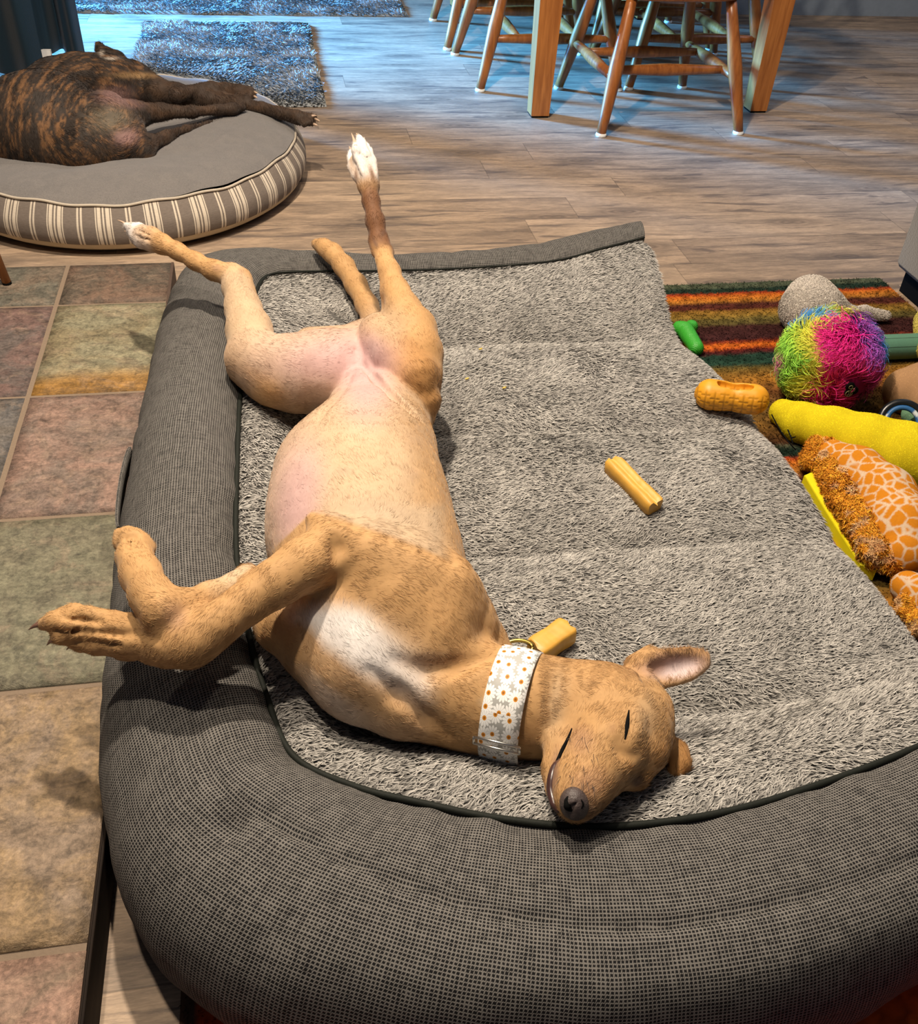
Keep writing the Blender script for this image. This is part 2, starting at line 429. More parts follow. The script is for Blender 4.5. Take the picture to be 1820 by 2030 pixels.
def wood_floor():
    m = N('grey_brown_plank_floor'); g = m.geo(); s = m.n('ShaderNodeSeparateXYZ'); m.link(g, s.inputs[0])
    w, L = .141, .98
    yr = m.math('DIVIDE', m.math('ADD', s.outputs[1], 10.0 + .0705), w); row = m.math('FLOOR', yr); fy = m.math('FRACT', yr)
    wn = m.n('ShaderNodeTexWhiteNoise', noise_dimensions='1D'); m.link(row, wn.inputs['W'])
    xr = m.math('ADD', m.math('DIVIDE', m.math('ADD', s.outputs[0], 10.0), L), wn.outputs['Value']); colm = m.math('FLOOR', xr); fx = m.math('FRACT', xr)
    cmb = m.n('ShaderNodeCombineXYZ'); m.link(row, cmb.inputs[0]); m.link(colm, cmb.inputs[1])
    w2 = m.n('ShaderNodeTexWhiteNoise', noise_dimensions='2D'); m.link(cmb.outputs[0], w2.inputs['Vector']); rnd = w2.outputs['Value']
    off = m.n('ShaderNodeVectorMath', operation='MULTIPLY_ADD'); m.link(w2.outputs['Color'], off.inputs[0]); off.inputs[1].default_value = (9, 9, 9); m.link(g, off.inputs[2]); q = off.outputs[0]
    grain = m.noise(m.mapv(q, (15, 85, 1)), 1, 8, .82, .25); broad = m.noise(m.mapv(q, (3.2, 19, 1)), 1, 7, .72, .5); fine = m.noise(m.mapv(q, (45, 480, 1)), 1, 4, .7)
    # knots: stretched cells with rings
    vo = m.n('ShaderNodeTexVoronoi', voronoi_dimensions='2D', ins={'Scale': 1.0, 'Randomness': 1.0}); m.link(m.mapv(q, (2.0, 5.6, 1)), vo.inputs['Vector'])
    kn = m.ramp(vo.outputs['Distance'], [(.0, 0.0), (.04, .5), (.06, .15), (.085, .7), (.11, .45), (.20, .9), (.30, 1.0)])
    smear = m.ramp(m.noise(m.mapv(q, (3.6, 30, 1)), 1, 6, .65, .5), [(.36, 0.15), (.45, 1.0)])
    c = m.mix(m.ramp(broad, [(.38, 0.0), (.6, 1.0)]), (.175, .126, .090), (.500, .355, .235))
    c = m.mix(m.ramp(grain, [(.38, 0.0), (.54, 1.0)]), m.mix(.55, c, (.085, .066, .055)), c)
    c = m.mix(.42, c, m.mix(rnd, (.20, .155, .118), (.42, .32, .23)))
    c = m.mix(1.0, c, m.ramp(fine, [(.3, .72), (.7, 1.16)]), 'MULTIPLY')
    c = m.mix(m.math('MULTIPLY', m.math('SUBTRACT', 1.0, kn), .75), c, (.060, .046, .040))
    c = m.mix(m.math('MULTIPLY', m.math('SUBTRACT', 1.0, smear), .85), c, (.085, .068, .062))
    e = m.math('MINIMUM', m.math('MINIMUM', fy, m.math('SUBTRACT', 1.0, fy)), m.math('MULTIPLY', m.math('MINIMUM', fx, m.math('SUBTRACT', 1.0, fx)), L / w))
    ed = m.ramp(e, [(.0, 0.0), (.012, 1.0)])
    c = m.mix(m.math('MULTIPLY', m.math('SUBTRACT', 1.0, ed), .55), c, (.05, .04, .034))
    m.col(c).set(.52, .26); m.bump(m.math('ADD', m.math('MULTIPLY', fine, .5), ed), .25, .0006); return m.m

def slate_mat():
    m = N('natural_slate'); g = m.geo(); a = m.attr('Col'); b = m.attr('Tint')
    n1 = m.noise(g, 9, 6, .7, .8); n2 = m.noise(m.mapv(g, (16, 42, 40)), 1, 8, .78, .6); n3 = m.noise(g, 190, 4, .7); n5 = m.noise(g, 55, 6, .75, .4)
    n4 = m.noise(m.mapv(g, (1, 1, 1), (5, 3, 0)), 13, 6, .7, 1.2)
    c = m.mix(m.ramp(n1, [(.42, 0.0), (.58, 1.0)]), a, b)
    c = m.mix(m.math('MULTIPLY', m.ramp(n4, [(.52, 0.0), (.60, 1.0)]), .30), c, (.27, .19, .13))
    c = m.mix(1.0, c, m.ramp(n2, [(.30, .62), (.52, 1.0), (.72, 1.30)]), 'MULTIPLY')
    c = m.mix(1.0, c, m.ramp(n5, [(.36, .55), (.5, 1.0), (.68, 1.30)]), 'MULTIPLY')
    c = m.mix(1.0, c, m.ramp(n3, [(.35, .72), (.65, 1.18)]), 'MULTIPLY')
    layer = m.ramp(m.noise(g, 5, 4, .55, .8), [(.495, 0.0), (.51, 1.0)])
    m.col(c).set(.58, .35); m.bump(m.math('ADD', m.math('ADD', m.math('MULTIPLY', n2, .8), m.math('MULTIPLY', n5, .9)), m.math('MULTIPLY', layer, .22)), .8, .003); return m.m

def wood_mat(name, dark, light, rough=.35, sc=(60, 60, 6)):
    m = N(name); o = m.obj(); n = m.noise(m.mapv(o, sc), 1, 4, .6, .5); m.col(m.mix(m.ramp(n, [(.3, 0.0), (.7, 1.0)]), dark, light)).set(rough, .15 if rough > .7 else .5); m.bump(n, .08, .0008); return m.m

M = dict(
    weave=weave_mat(), floor=wood_floor(), slate=slate_mat(),
    fur=vertex_mat('plush_pile', .95, .05, 300, .1, 0), skin=vertex_mat('short_coat', .68, .25, 260, .10, .10, .0006, sheen=.10),
    coat=vertex_mat('coat_hairs', .7, .25, 300, .1, 0),
    vcol=vertex_mat('coloured_matter', .85, .15, 200, .15, .2),
    rubber=vertex_mat('rubber', .45, .4, 90, .06, .05),
    piping=plain('dark_piping', (.010, .012, .009), .7, .2, .2, 300),
    cherry=wood_mat('oiled_cherry_wood', (.17, .048, .010), (.36, .125, .028)),
    teak=wood_mat('orange_wood', (.24, .075, .014), (.45, .17, .04), .4, (80, 80, 5)),
    whitepad=plain('white_felt', (.75, .74, .70), .8, .1),
    darktrim=wood_mat('dark_stained_trim', (.006, .004, .003), (.022, .013, .008), .75, (60, 8, 60)),
    grout=plain('sandy_grout', (.20, .150, .108), .95, .1, .5, 250),
    wallm=plain('blue_grey_wall', (.20, .24, .29), .8, .2, .1, 40),
    curtain=plain('dark_navy_cloth', (.006, .020, .034), .75, .2, .3, 250, sheen=.1),
    velour=None,
    black=plain('black_base', (.004, .004, .004), .8, .06),
    metal=plain('brushed_metal', (.62, .60, .56), .28, .5, metal=1.0),
    brass=plain('brass', (.42, .30, .08), .3, .5, metal=1.0),
    lip=plain('dark_lip', (.050, .022, .020), .32, .5), nose=plain('nose_leather', (.070, .052, .048), .42, .5, .5, 500),
    claw=plain('claw_horn', (.16, .085, .060), .35, .5), paleclaw=plain('pale_claw', (.48, .34, .24), .35, .5),
)
# ================================================================== SETTING
def struct(o, label): return tag(o, label, None, None, 'structure')

g = MB(); xs = np.array([-3, 4.5]); ys = np.array([-3.2, 2.73])
g.add([(-3, -3.2, 0), (4.5, -3.2, 0), (4.5, 3.4, 0), (-3, 3.4, 0), (-3, -3.2, -.05), (4.5, -3.2, -.05), (4.5, 3.4, -.05), (-3, 3.4, -.05)],
      [(0, 1, 2, 3), (7, 6, 5, 4), (0, 4, 5, 1), (1, 5, 6, 2), (2, 6, 7, 3), (3, 7, 4, 0)])
struct(g.out('floor', M['floor'], smooth=False), 'grey brown knotty wood plank floor')
g = MB().box((1.25, 2.735, 0), (4.5, 2.80, 2.2)); struct(g.out('wall_back', M['wallm'], smooth=False), 'blue grey wall at the far end of the floor')

# raised slate hearth: slab, tiles, edge trim
HZ = .064
hearth = empty('hearth', (-.9, -1.2, 0), 'raised slate tile hearth with dark wood edge beside the grey bed', 'hearth'); tag(hearth, kind='structure')
MB().box((-2.2, -3.0, .0), (-.006, .180, HZ - .004)).out('grout_bed', M['grout'], hearth, smooth=False)
MB().box((-.0055, -3.0, 0), (.0, -.95, HZ - .002), bev=.0015).out('edge_trim', M['darktrim'], hearth, smooth=False)
MB().box((-.0055, -.95, 0), (.0, .182, HZ - .004)).out('edge_tile', plain('slate_edge', (.075, .050, .038), .7, .2, .5, 120), hearth, smooth=False)
TI = []; gw = .009
def tile(x0, x1, y0, y1, ca, cb, band=None):
    nx = max(6, int((x1 - x0) / .02)); ny = max(6, int((y1 - y0) / .02))
    X, Y = np.meshgrid(np.linspace(x0 + gw / 2, x1 - gw / 2, nx), np.linspace(y0 + gw / 2, y1 - gw / 2, ny), indexing='ij')
    if x1 > -.01: X = x0 + gw / 2 + (X - x0 - gw / 2) * (x1 - x0 - gw / 2) / (x1 - x0 - gw)
    Pt = np.stack([X, Y, X * 0], -1).reshape(-1, 3); z = HZ + .0012 * fbm(Pt, 9, 3)
    ed = np.minimum(np.minimum(X - X.min(), X.max() - X), np.minimum(Y - Y.min(), Y.max() - Y)).ravel()
    z = z - .002 * (ed < 1e-6); G = np.stack([X, Y, z.reshape(X.shape)], -1)
    # skirt
    G2 = np.concatenate([G[:1] * [1, 1, 0] + [0, 0, HZ - .012], G, G[-1:] * [1, 1, 0] + [0, 0, HZ - .012]], 0)
    G2 = np.concatenate([G2[:, :1] * [1, 1, 0] + [0, 0, HZ - .012], G2, G2[:, -1:] * [1, 1, 0] + [0, 0, HZ - .012]], 1)
    n = G2.shape[0] * G2.shape[1]; ca = np.tile(np.array(ca, float), (n, 1)); cb = np.tile(np.array(cb, float), (n, 1))
    if band is not None:
        yy = G2[..., 1].ravel(); f = sstep(band[0], band[1], yy + .012 * vnoise(G2.reshape(-1, 3), 30)); bc = np.array(band[2]); ca = lerp(bc, ca, f); cb = lerp(bc * .8, cb, f)
    TI.append((G2, ca, cb))
s = .328
cols = {  # (row) -> right column colours, then next column left
    0: ((.150, .095, .065), (.095, .075, .055), (.155, .118, .085), (.115, .105, .080)),
    1: ((.225, .205, .130), (.200, .165, .095), (.110, .088, .078), (.150, .092, .078)),
    2: ((.235, .150, .115), (.175, .130, .105), (.095, .090, .088), (.14, .12, .10)),
    3: ((.170, .160, .105), (.150, .135, .090), (.15, .13, .10), (.12, .11, .09)),
    4: ((.270, .185, .100), (.225, .165, .115), (.2, .15, .1), (.17, .13, .1)),
    5: ((.300, .185, .135), (.235, .165, .115), (.2, .15, .1), (.17, .13, .1)),
    6: ((.26, .17, .12), (.2, .15, .1), (.2, .15, .1), (.17, .13, .1))}
for r in range(7):
    y1 = .180 if r == 0 else -(r - 1) * s; y0 = -r * s; c = cols[r]
    tile(-.211, -.0056, y0, y1, c[0], c[1], (-s + .03, -s + .085, (.30, .155, .035)) if r == 1 else None)
    for q in range(1, 6): tile(-.211 - s * q, -.211 - s * (q - 1), y0, y1, c[2], c[3])
b = MB(); Ca = []; Cb = []
for G2, ca, cb in TI: b.grid(G2); Ca.append(ca); Cb.append(cb)
b.C = Ca; ho = b.out('slate_tiles', M['slate'], hearth)
at_ = ho.data.attributes.new('Tint', 'FLOAT_COLOR', 'POINT'); cc = np.ones((len(np.vstack(Cb)), 4), np.float32); cc[:, :3] = np.vstack(Cb)
at_.data.foreach_set('color', cc.ravel())

# striped rug
def rug():
    st = [(.115, (.055, .068, .040)), (.085, (.060, .070, .042)), (.076, (.012, .024, .016)), (.060, (.014, .026, .017)), (.054, (.26, .030, .010)), (.040, (.42, .115, .015)), (.018, (.33, .13, .02)),
          (.002, (.060, .018, .012)), (-.020, (.075, .018, .012)), (-.030, (.20, .10, .018)), (-.050, (.19, .115, .022)), (-.064, (.10, .075, .020)), (-.082, (.085, .065, .02)), (-.095, (.040, .014, .012)),
          (-.150, (.036, .012, .012)), (-.163, (.20, .03, .010)), (-.172, (.42, .10, .012)), (-.184, (.40, .08, .012)), (-.192, (.10, .014, .010)), (-.204, (.05, .012, .012)), (-.214, (.012, .03, .02)), (-.250, (.016, .04, .026)),
          (-.262, (.10, .07, .018)), (-.31, (.28, .12, .018)), (-.35, (.13, .05, .015)), (-.40, (.10, .055, .016)), (-.46, (.15, .075, .016)), (-.52, (.05, .02, .01))]
    base = list(st); y = -.52
    for rep in range(2):
        for yy, c in base[1:]:
            st.append((y - (.085 - yy) - .01, c))
        y = st[-1][0]
    st = [q for q in st if q[0] > -1.30] + [(-1.30, (.40, .10, .012)), (-1.36, (.42, .06, .01)), (-1.42, (.45, .025, .010)), (-1.50, (.50, .10, .012)), (-1.56, (.42, .03, .01)), (-1.62, (.14, .012, .012)), (-1.8, (.03, .012, .03)), (-2.2, (.02, .01, .03))]  # dark purple near end: shade on the rug put into the stripe colours
    st = np.array([[a, *c] for a, c in st])[::-1]
    x = np.linspace(.074, 1.602, 230); y = np.linspace(-2.1, .108, 420); X, Y = np.meshgrid(x, y, indexing='ij')
    Pt = np.stack([X, Y, 0 * X], -1).reshape(-1, 3); z = .0075 + .0007 * vnoise(Pt, 60)
    yy = Pt[:, 1] + .005 * fbm(Pt * [1, 3, 1], 12, 5) + .0035 * vnoise(Pt, 160, 3)
    C = np.stack([np.interp(yy, st[:, 0], st[:, i]) for i in (1, 2, 3)], 1) * (1 + .5 * vnoise(Pt, 120, 9))[:, None]
    bord = (Pt[:, 0] < .074 + .018); C[bord] = (.075, .040, .028)
    e = np.minimum.reduce([Pt[:, 0] - x[0], x[-1] - Pt[:, 0], Pt[:, 1] - y[0], y[-1] - Pt[:, 1]]); z = np.where(e < .003, .001, z)
    G = np.stack([X, Y, z.reshape(X.shape)], -1); b = MB().grid(G); b.C = [C]
    root = empty('area_rug', (.8, -1, 0), 'multicoloured striped area rug in orange, maroon and green under the grey bed', 'rug')
    b.out('woven_ground', M['fur'], root)
    # pile where the rug can be seen
    V = G.reshape(-1, 3); F = b.F4[0]; Nn = np.tile([0, 0, 1.0], (len(V), 1))
    dens = ((V[:, 0] > .90) & (V[:, 1] > -1.15)) | ((V[:, 1] < -1.2) & (V[:, 0] < .45))
    Q, q2 = scatter(V, F, 52000, [C], dens.astype(float) + 1e-6)
    a = rng.random(len(Q)) * 6.28; Dr = np.stack([np.cos(a), np.sin(a), 0 * a], 1)
    Vb, F4, F3, Cb = blades(Q, np.tile([0, 0, 1.0], (len(Q), 1)), Dr, .0055, .0022, q2 * rng.uniform(.7, 1.5, (len(Q), 1)), .75)
    mesh('rug_pile', Vb, [F4, F3], M['fur'], root, col=Cb, smooth=False)
rug()

# two shaggy mats at the far end
def shag(name, x0, x1, y0, y1, label, n, seed):
    root = empty(name, ((x0 + x1) / 2, (y0 + y1) / 2, 0), label, 'mat', 'shaggy grey mats')
    x = np.linspace(x0, x1, 60); y = np.linspace(y0, y1, 60); X, Y = np.meshgrid(x, y, indexing='ij'); Pt = np.stack([X, Y, 0 * X], -1).reshape(-1, 3)
    e = np.minimum.reduce([Pt[:, 0] - x0, x1 - Pt[:, 0], Pt[:, 1] - y0, y1 - Pt[:, 1]])
    z = np.where(e < 1e-5, .001, .009 + .002 * vnoise(Pt, 30, seed)); G = np.stack([X, Y, z.reshape(X.shape)], -1)
    C = np.array([.30, .31, .31]) * (1 + .3 * fbm(Pt, 20, seed))[:, None]; b = MB().grid(G); b.C = [C]; b.out('backing', M['fur'], root)
    Q, c = scatter(G.reshape(-1, 3), b.F4[0], n, [C]); a = 4 + 2.2 * vnoise(Q, 9, seed) + rng.normal(0, .7, n); Dr = np.stack([np.cos(a), np.sin(a), 0 * a], 1)
    Vb, F4, F3, Cb = blades(Q, np.tile([0, 0, 1.0], (n, 1)), Dr, rng.uniform(.012, .020, n), .0050, c * rng.uniform(.6, 1.6, (n, 1)), .7, root=.65)
    mesh('shag_pile', Vb, [F4, F3], M['fur'], root, col=Cb, smooth=False)
shag('shaggy_mat', -.23, .40, 1.42, 2.47, 'shaggy grey mat on the floor just behind the round striped bed', 26000, 1)
shag('shaggy_mat', -1.0, .82, 2.62, 3.2, 'larger shaggy grey mat lit blue, at the far edge behind the other mat', 40000, 2)

# dark curtain at top left
def curtain():
    root = empty('curtain', (-.62, 1.85, 0), 'dark navy cloth curtain hanging in folds behind the round bed', 'curtain')
    for nm, x0, x1, yb, zb, sd in (('curtain_panel', -1.3, -.475, 1.72, .015, 1), ('curtain_panel', -.75, -.395, 2.00, .012, 2)):
        n = 90; t = np.linspace(0, 1, n); x = lerp(x0, x1, t); y = yb + .035 * np.sin(t * 24 + sd) + .015 * np.sin(t * 51) - .05 * t ** 6
        zz = np.linspace(zb, 1.5, 24); G = np.stack([np.stack([x - .06 * z * 0 , y + .01 * np.sin(z * 9 + t * 9), np.full(n, z)], -1) for z in zz], 0)
        b = MB().grid(G).grid(G[:, ::-1] + [0, .006, 0]); b.out(nm, M['curtain'], root)
curtain()
struct(MB().box((-.60, 1.95, 0), (-.50, 1.97, .03)).out('trim_1', M['whitepad'], smooth=False), 'white strip of floor trim below the dark curtain')

# ================================================================== TABLE AND CHAIRS
def table():
    root = empty('dining_table', (1.43, 2.05, 0), 'dark orange wood dining table with square legs, chairs pushed in around it', 'table')
    for x, y in ((1.066, 1.33), (1.825, 1.37), (1.06, 2.82), (1.84, 2.66)):
        r0, r1 = .029, .040
        if y > 2.5 and x > 1.5: y = 2.64
        V = [];
        for z, r in ((.006, r0), (.60, r1)):
            V += [(x - r, y - r, z), (x + r, y - r, z), (x + r, y + r, z), (x - r, y + r, z)]
        l = MB().add(V, [(0, 1, 5, 4), (1, 2, 6, 5), (2, 3, 7, 6), (3, 0, 4, 7), (3, 2, 1, 0), (4, 5, 6, 7)]).out('leg', M['teak'], root, smooth=False)
        MB().box((x - r0 + .002, y - r0 + .002, 0), (x + r0 - .002, y + r0 - .002, .006)).out('foot_pad', M['black'], l, smooth=False)
    MB().box((.98, 1.25, .60), (1.92, 2.70, .63), bev=.006).out('tabletop', M['teak'], root, smooth=False)
    MB().box((1.05, 1.32, .535), (1.85, 1.34, .60)).out('apron', M['teak'], root, smooth=False); MB().box((1.05, 2.66, .535), (1.85, 2.68, .60)).out('apron', M['teak'], root, smooth=False)
table()

def chair_proto():
    root = empty('dining_chair', (0, 0, 0), 'x', 'chair', 'wooden spindle dining chairs around the table')
    w = .226; tops = .155
    F = {}
    for i, (sx, sy) in enumerate(((-1, -1), (1, -1), (-1, 1), (1, 1))):
        a = np.array([sx * w, sy * w * 1.08, .008]); b = np.array([sx * tops, sy * tops, .365]); F[(sx, sy)] = (a, b)
        t = np.linspace(0, 1, 9)[:, None]; r = np.interp(t[:, 0], [0, .5, .9, 1], [.0145, .0225, .017, .016])
        l = MB().tube(a + (b - a) * t, r, 14).out('leg', M['cherry'], root, local=True)
        MB().tube([a + [0, 0, -.008], a + [0, 0, -.004], a + [0, 0, .002]], [.0160, .0172, .0158], 14).out('foot_pad', M['whitepad'], l, local=True)
    def on(k, t): a, b = F[k]; return a + (b - a) * t
    def rod(p, q, r=.0165):
        t = np.linspace(0, 1, 9)[:, None]; return MB().tube(p + (q - p) * t, np.interp(t[:, 0], [0, .5, 1], [r * .7, r * 1.15, r * .7]), 12).out('stretcher', M['cherry'], root, local=True)
    rod(on((-1, -1), .42), on((-1, 1), .42)); rod(on((1, -1), .42), on((1, 1), .42))
    m1, m2 = on((-1, -1), .42), on((1, -1), .42); n1, n2 = on((-1, 1), .42), on((1, 1), .42)
    rod(lerp(m1, n1, .22), lerp(m2, n2, .22)); rod(lerp(m1, n1, .72), lerp(m2, n2, .72))
    a = np.linspace(0, 2 * math.pi, 40, endpoint=False); rr = 1 / (np.abs(np.cos(a)) ** 4 + np.abs(np.sin(a)) ** 4) ** .25
    rows = []
    for k, z in ((.0, .362), (.9, .362), (1, .368), (1, .385), (.96, .392), (.5, .384), (.0, .382)):
        rows.append(np.stack([.205 * k * rr * np.cos(a), .2 * k * rr * np.sin(a), np.full(40, z)], -1))
    MB().grid(np.array(rows), closed=True).out('seat', M['cherry'], root, local=True)
    for x in np.linspace(-.15, .15, 6): MB().tube([(x, -.17, .385), (x * 1.15, -.22, .62), (x * 1.2, -.25, .74)], [.006, .008, .006], 8).out('spindle', M['cherry'], root, local=True)
    MB().tube(catmull([(-.20, -.22, .73), (-.1, -.265, .755), (0, -.28, .76), (.1, -.265, .755), (.2, -.22, .73)], 6), .018, 10).out('crest_rail', M['cherry'], root, local=True)
    return root
def copy_tree(o, parent=None):
    c = o.copy(); SC.collection.objects.link(c)
    if parent is not None: c.parent = parent
    for ch in [q for q in bpy.data.objects if q.parent == o]: copy_tree(ch, c)
    return c
ch0 = chair_proto()
spots = [(1.437, 1.372, .02, 'wooden spindle chair nearest the camera, pushed in at the near end of the table'),
         (1.165, 1.815, -math.pi / 2 + .02, 'wooden spindle chair on the left side of the table, the nearer one'),
         (1.150, 2.325, -math.pi / 2 - .03, 'wooden spindle chair on the left side of the table, the farther one'),
         (1.700, 1.830, math.pi / 2, 'wooden spindle chair on the right side of the table, the nearer one'),
         (1.700, 2.335, math.pi / 2 + .03, 'wooden spindle chair on the right side of the table, the farther one')]
for i, (x, y, a, lab) in enumerate(spots):
    c = ch0 if i == 0 else copy_tree(ch0)
    c.location = (x, y, 0); c.rotation_euler = (0, 0, a); c['label'] = lab

# sofa corner on the right
def sofa():
    root = empty('sofa', (2.0, -.5, 0), 'taupe fabric sofa on a black recessed base at the right edge of the photo', 'sofa')
    MB().box((1.618, -1.25, 0), (2.5, .050, .058)).out('base', M['black'], root, smooth=False)
    m = plain('taupe_upholstery', (.115, .085, .050), .9, .1, .5, 260, sheen=.2)
    MB().box((1.592, -1.28, .056), (2.55, .070, .40), bev=.015).out('side_panel', m, root)
    MB().box((1.72, -1.1, .40), (2.5, -.02, .46), bev=.02).out('seat_cushion', m, root)
sofa()

# little wooden stool, one leg tip in view
def stool():
    root = empty('wooden_stool', (-.44, -.06, HZ), 'light wooden stool standing on the slate, only one leg tip in view', 'stool')
    for sx, sy in ((1, -1), (1, 1), (-1, -1), (-1, 1)):
        f = np.array([-.44 + sx * .125, -.045 + sy * .04 - (.0 if sy < 0 else -.1), HZ + .004]); t = np.array([-.44 + sx * .08, f[1], .36])
        l = MB().tube([f, lerp(f, t, .5), t], [.0085, .012, .012], 12).out('leg', M['teak'], root)
        MB().tube([f - [0, 0, .004], f], [.009, .009], 12).out('foot_pad', M['black'], l)
    MB().box((-.56, -.12, .36), (-.32, .10, .385), bev=.008).out('seat', M['teak'], root)
stool()

# ================================================================== BIG GREY BED
#  seam point (x, y, z), widest outer point (x, y), crest height above the seam
ST = np.array([
    (.958, .000, .165, .975, .100, .014), (.86, -.022, .153, .870, .095, .014), (.75, -.035, .135, .75, .078, .014), (.55, -.035, .126, .55, .058, .014), (.36, -.032, .126, .355, .075, .014),
    (.25, -.036, .130, .225, .085, .018), (.195, -.070, .140, .095, .080, .022), (.172, -.160, .150, .028, .010, .028), (.160, -.300, .155, .002, -.15, .030), (.146, -.500, .158, -.012, -.43, .032),
    (.141, -.700, .160, -.0185, -.69, .033), (.141, -.890, .160, -.018, -.925, .034), (.156, -1.03, .161, -.010, -1.085, .035), (.173, -1.120, .162, .005, -1.200, .036), (.197, -1.200, .164, .036, -1.300, .036),
    (.253, -1.244, .164, .100, -1.390, .030), (.314, -1.272, .165, .205, -1.446, .024), (.39, -1.301, .165, .325, -1.482, .020), (.48, -1.322, .165, .46, -1.500, .018), (.59, -1.324, .165, .60, -1.500, .018),
    (.70, -1.308, .165, .75, -1.470, .018), (.84, -1.275, .165, .91, -1.405, .018), (.95, -1.235, .165, 1.03, -1.33, .016)])
SP = catmull(ST, 14); NS = len(SP)

def seam_query(XY):
    """distance to the seam and the nearest station, by brute force"""
    d = np.full(len(XY), 9.0); idx = np.zeros(len(XY), int)
    for c in range(0, len(XY), 20000):
        q = XY[c:c + 20000]; dd = np.hypot(q[:, None, 0] - SP[None, :, 0], q[:, None, 1] - SP[None, :, 1]); idx[c:c + 20000] = dd.argmin(1); d[c:c + 20000] = dd.min(1)
    o = SP[idx]; sgn = np.sign((XY[:, 0] - o[:, 0]) * (o[:, 3] - o[:, 0]) + (XY[:, 1] - o[:, 1]) * (o[:, 4] - o[:, 1]))
    return d * sgn, idx

def bed_z(XY):
    """height of the plush surface; negative distance is inside the seam"""
    XY = np.asarray(XY, float); d, idx = seam_query(XY); x, y = XY[:, 0], XY[:, 1]; P3 = np.stack([x, y, 0 * x], 1)
    yy = y + .006 * np.sin(x * 9) + .004 * vnoise(P3, 8, 2)
    f = (yy + 1.125) / .2965; fr = f - np.floor(f)
    ch = 1 - np.abs(2 * fr ** .85 - 1) ** 2.6
    z = .063 + (.033 - .019 * sstep(.80, .96, x)) * ch + .003 * fbm(P3, 7, 4)
    z = z + .006 * sstep(.85, .6, x) * 0
    wd = np.interp(idx, [0, 5 * 14, 7 * 14, 9 * 14, 12 * 14, 14 * 14, 17 * 14, NS], [.20, .20, .15, .13, .13, .15, .18, .16])
    t = np.clip(1 + d / wd, 0, 1.1); zs = SP[idx, 2] - .002
    s_ = np.where(t < 1, np.sin(np.clip(t, 0, 1) * math.pi / 2), 1)
    s_ = .35 * s_ + .65 * np.where(t < 1, t * t * (3 - 2 * t), 1)
    z = z + (zs - z) * s_ + .012 * np.sin(np.clip(t, 0, 1) * math.pi) * .5
    z = np.where(d > 0, zs - d * .8, z)
    ex = edge_x(y) - x; z = z - .016 * np.clip(1 - ex / .035, 0, 1) ** 2
    return z, d
def edge_x(y): return .970 + .034 * sstep(-.16, -.50, y) + .002 * np.sin(y * 9)

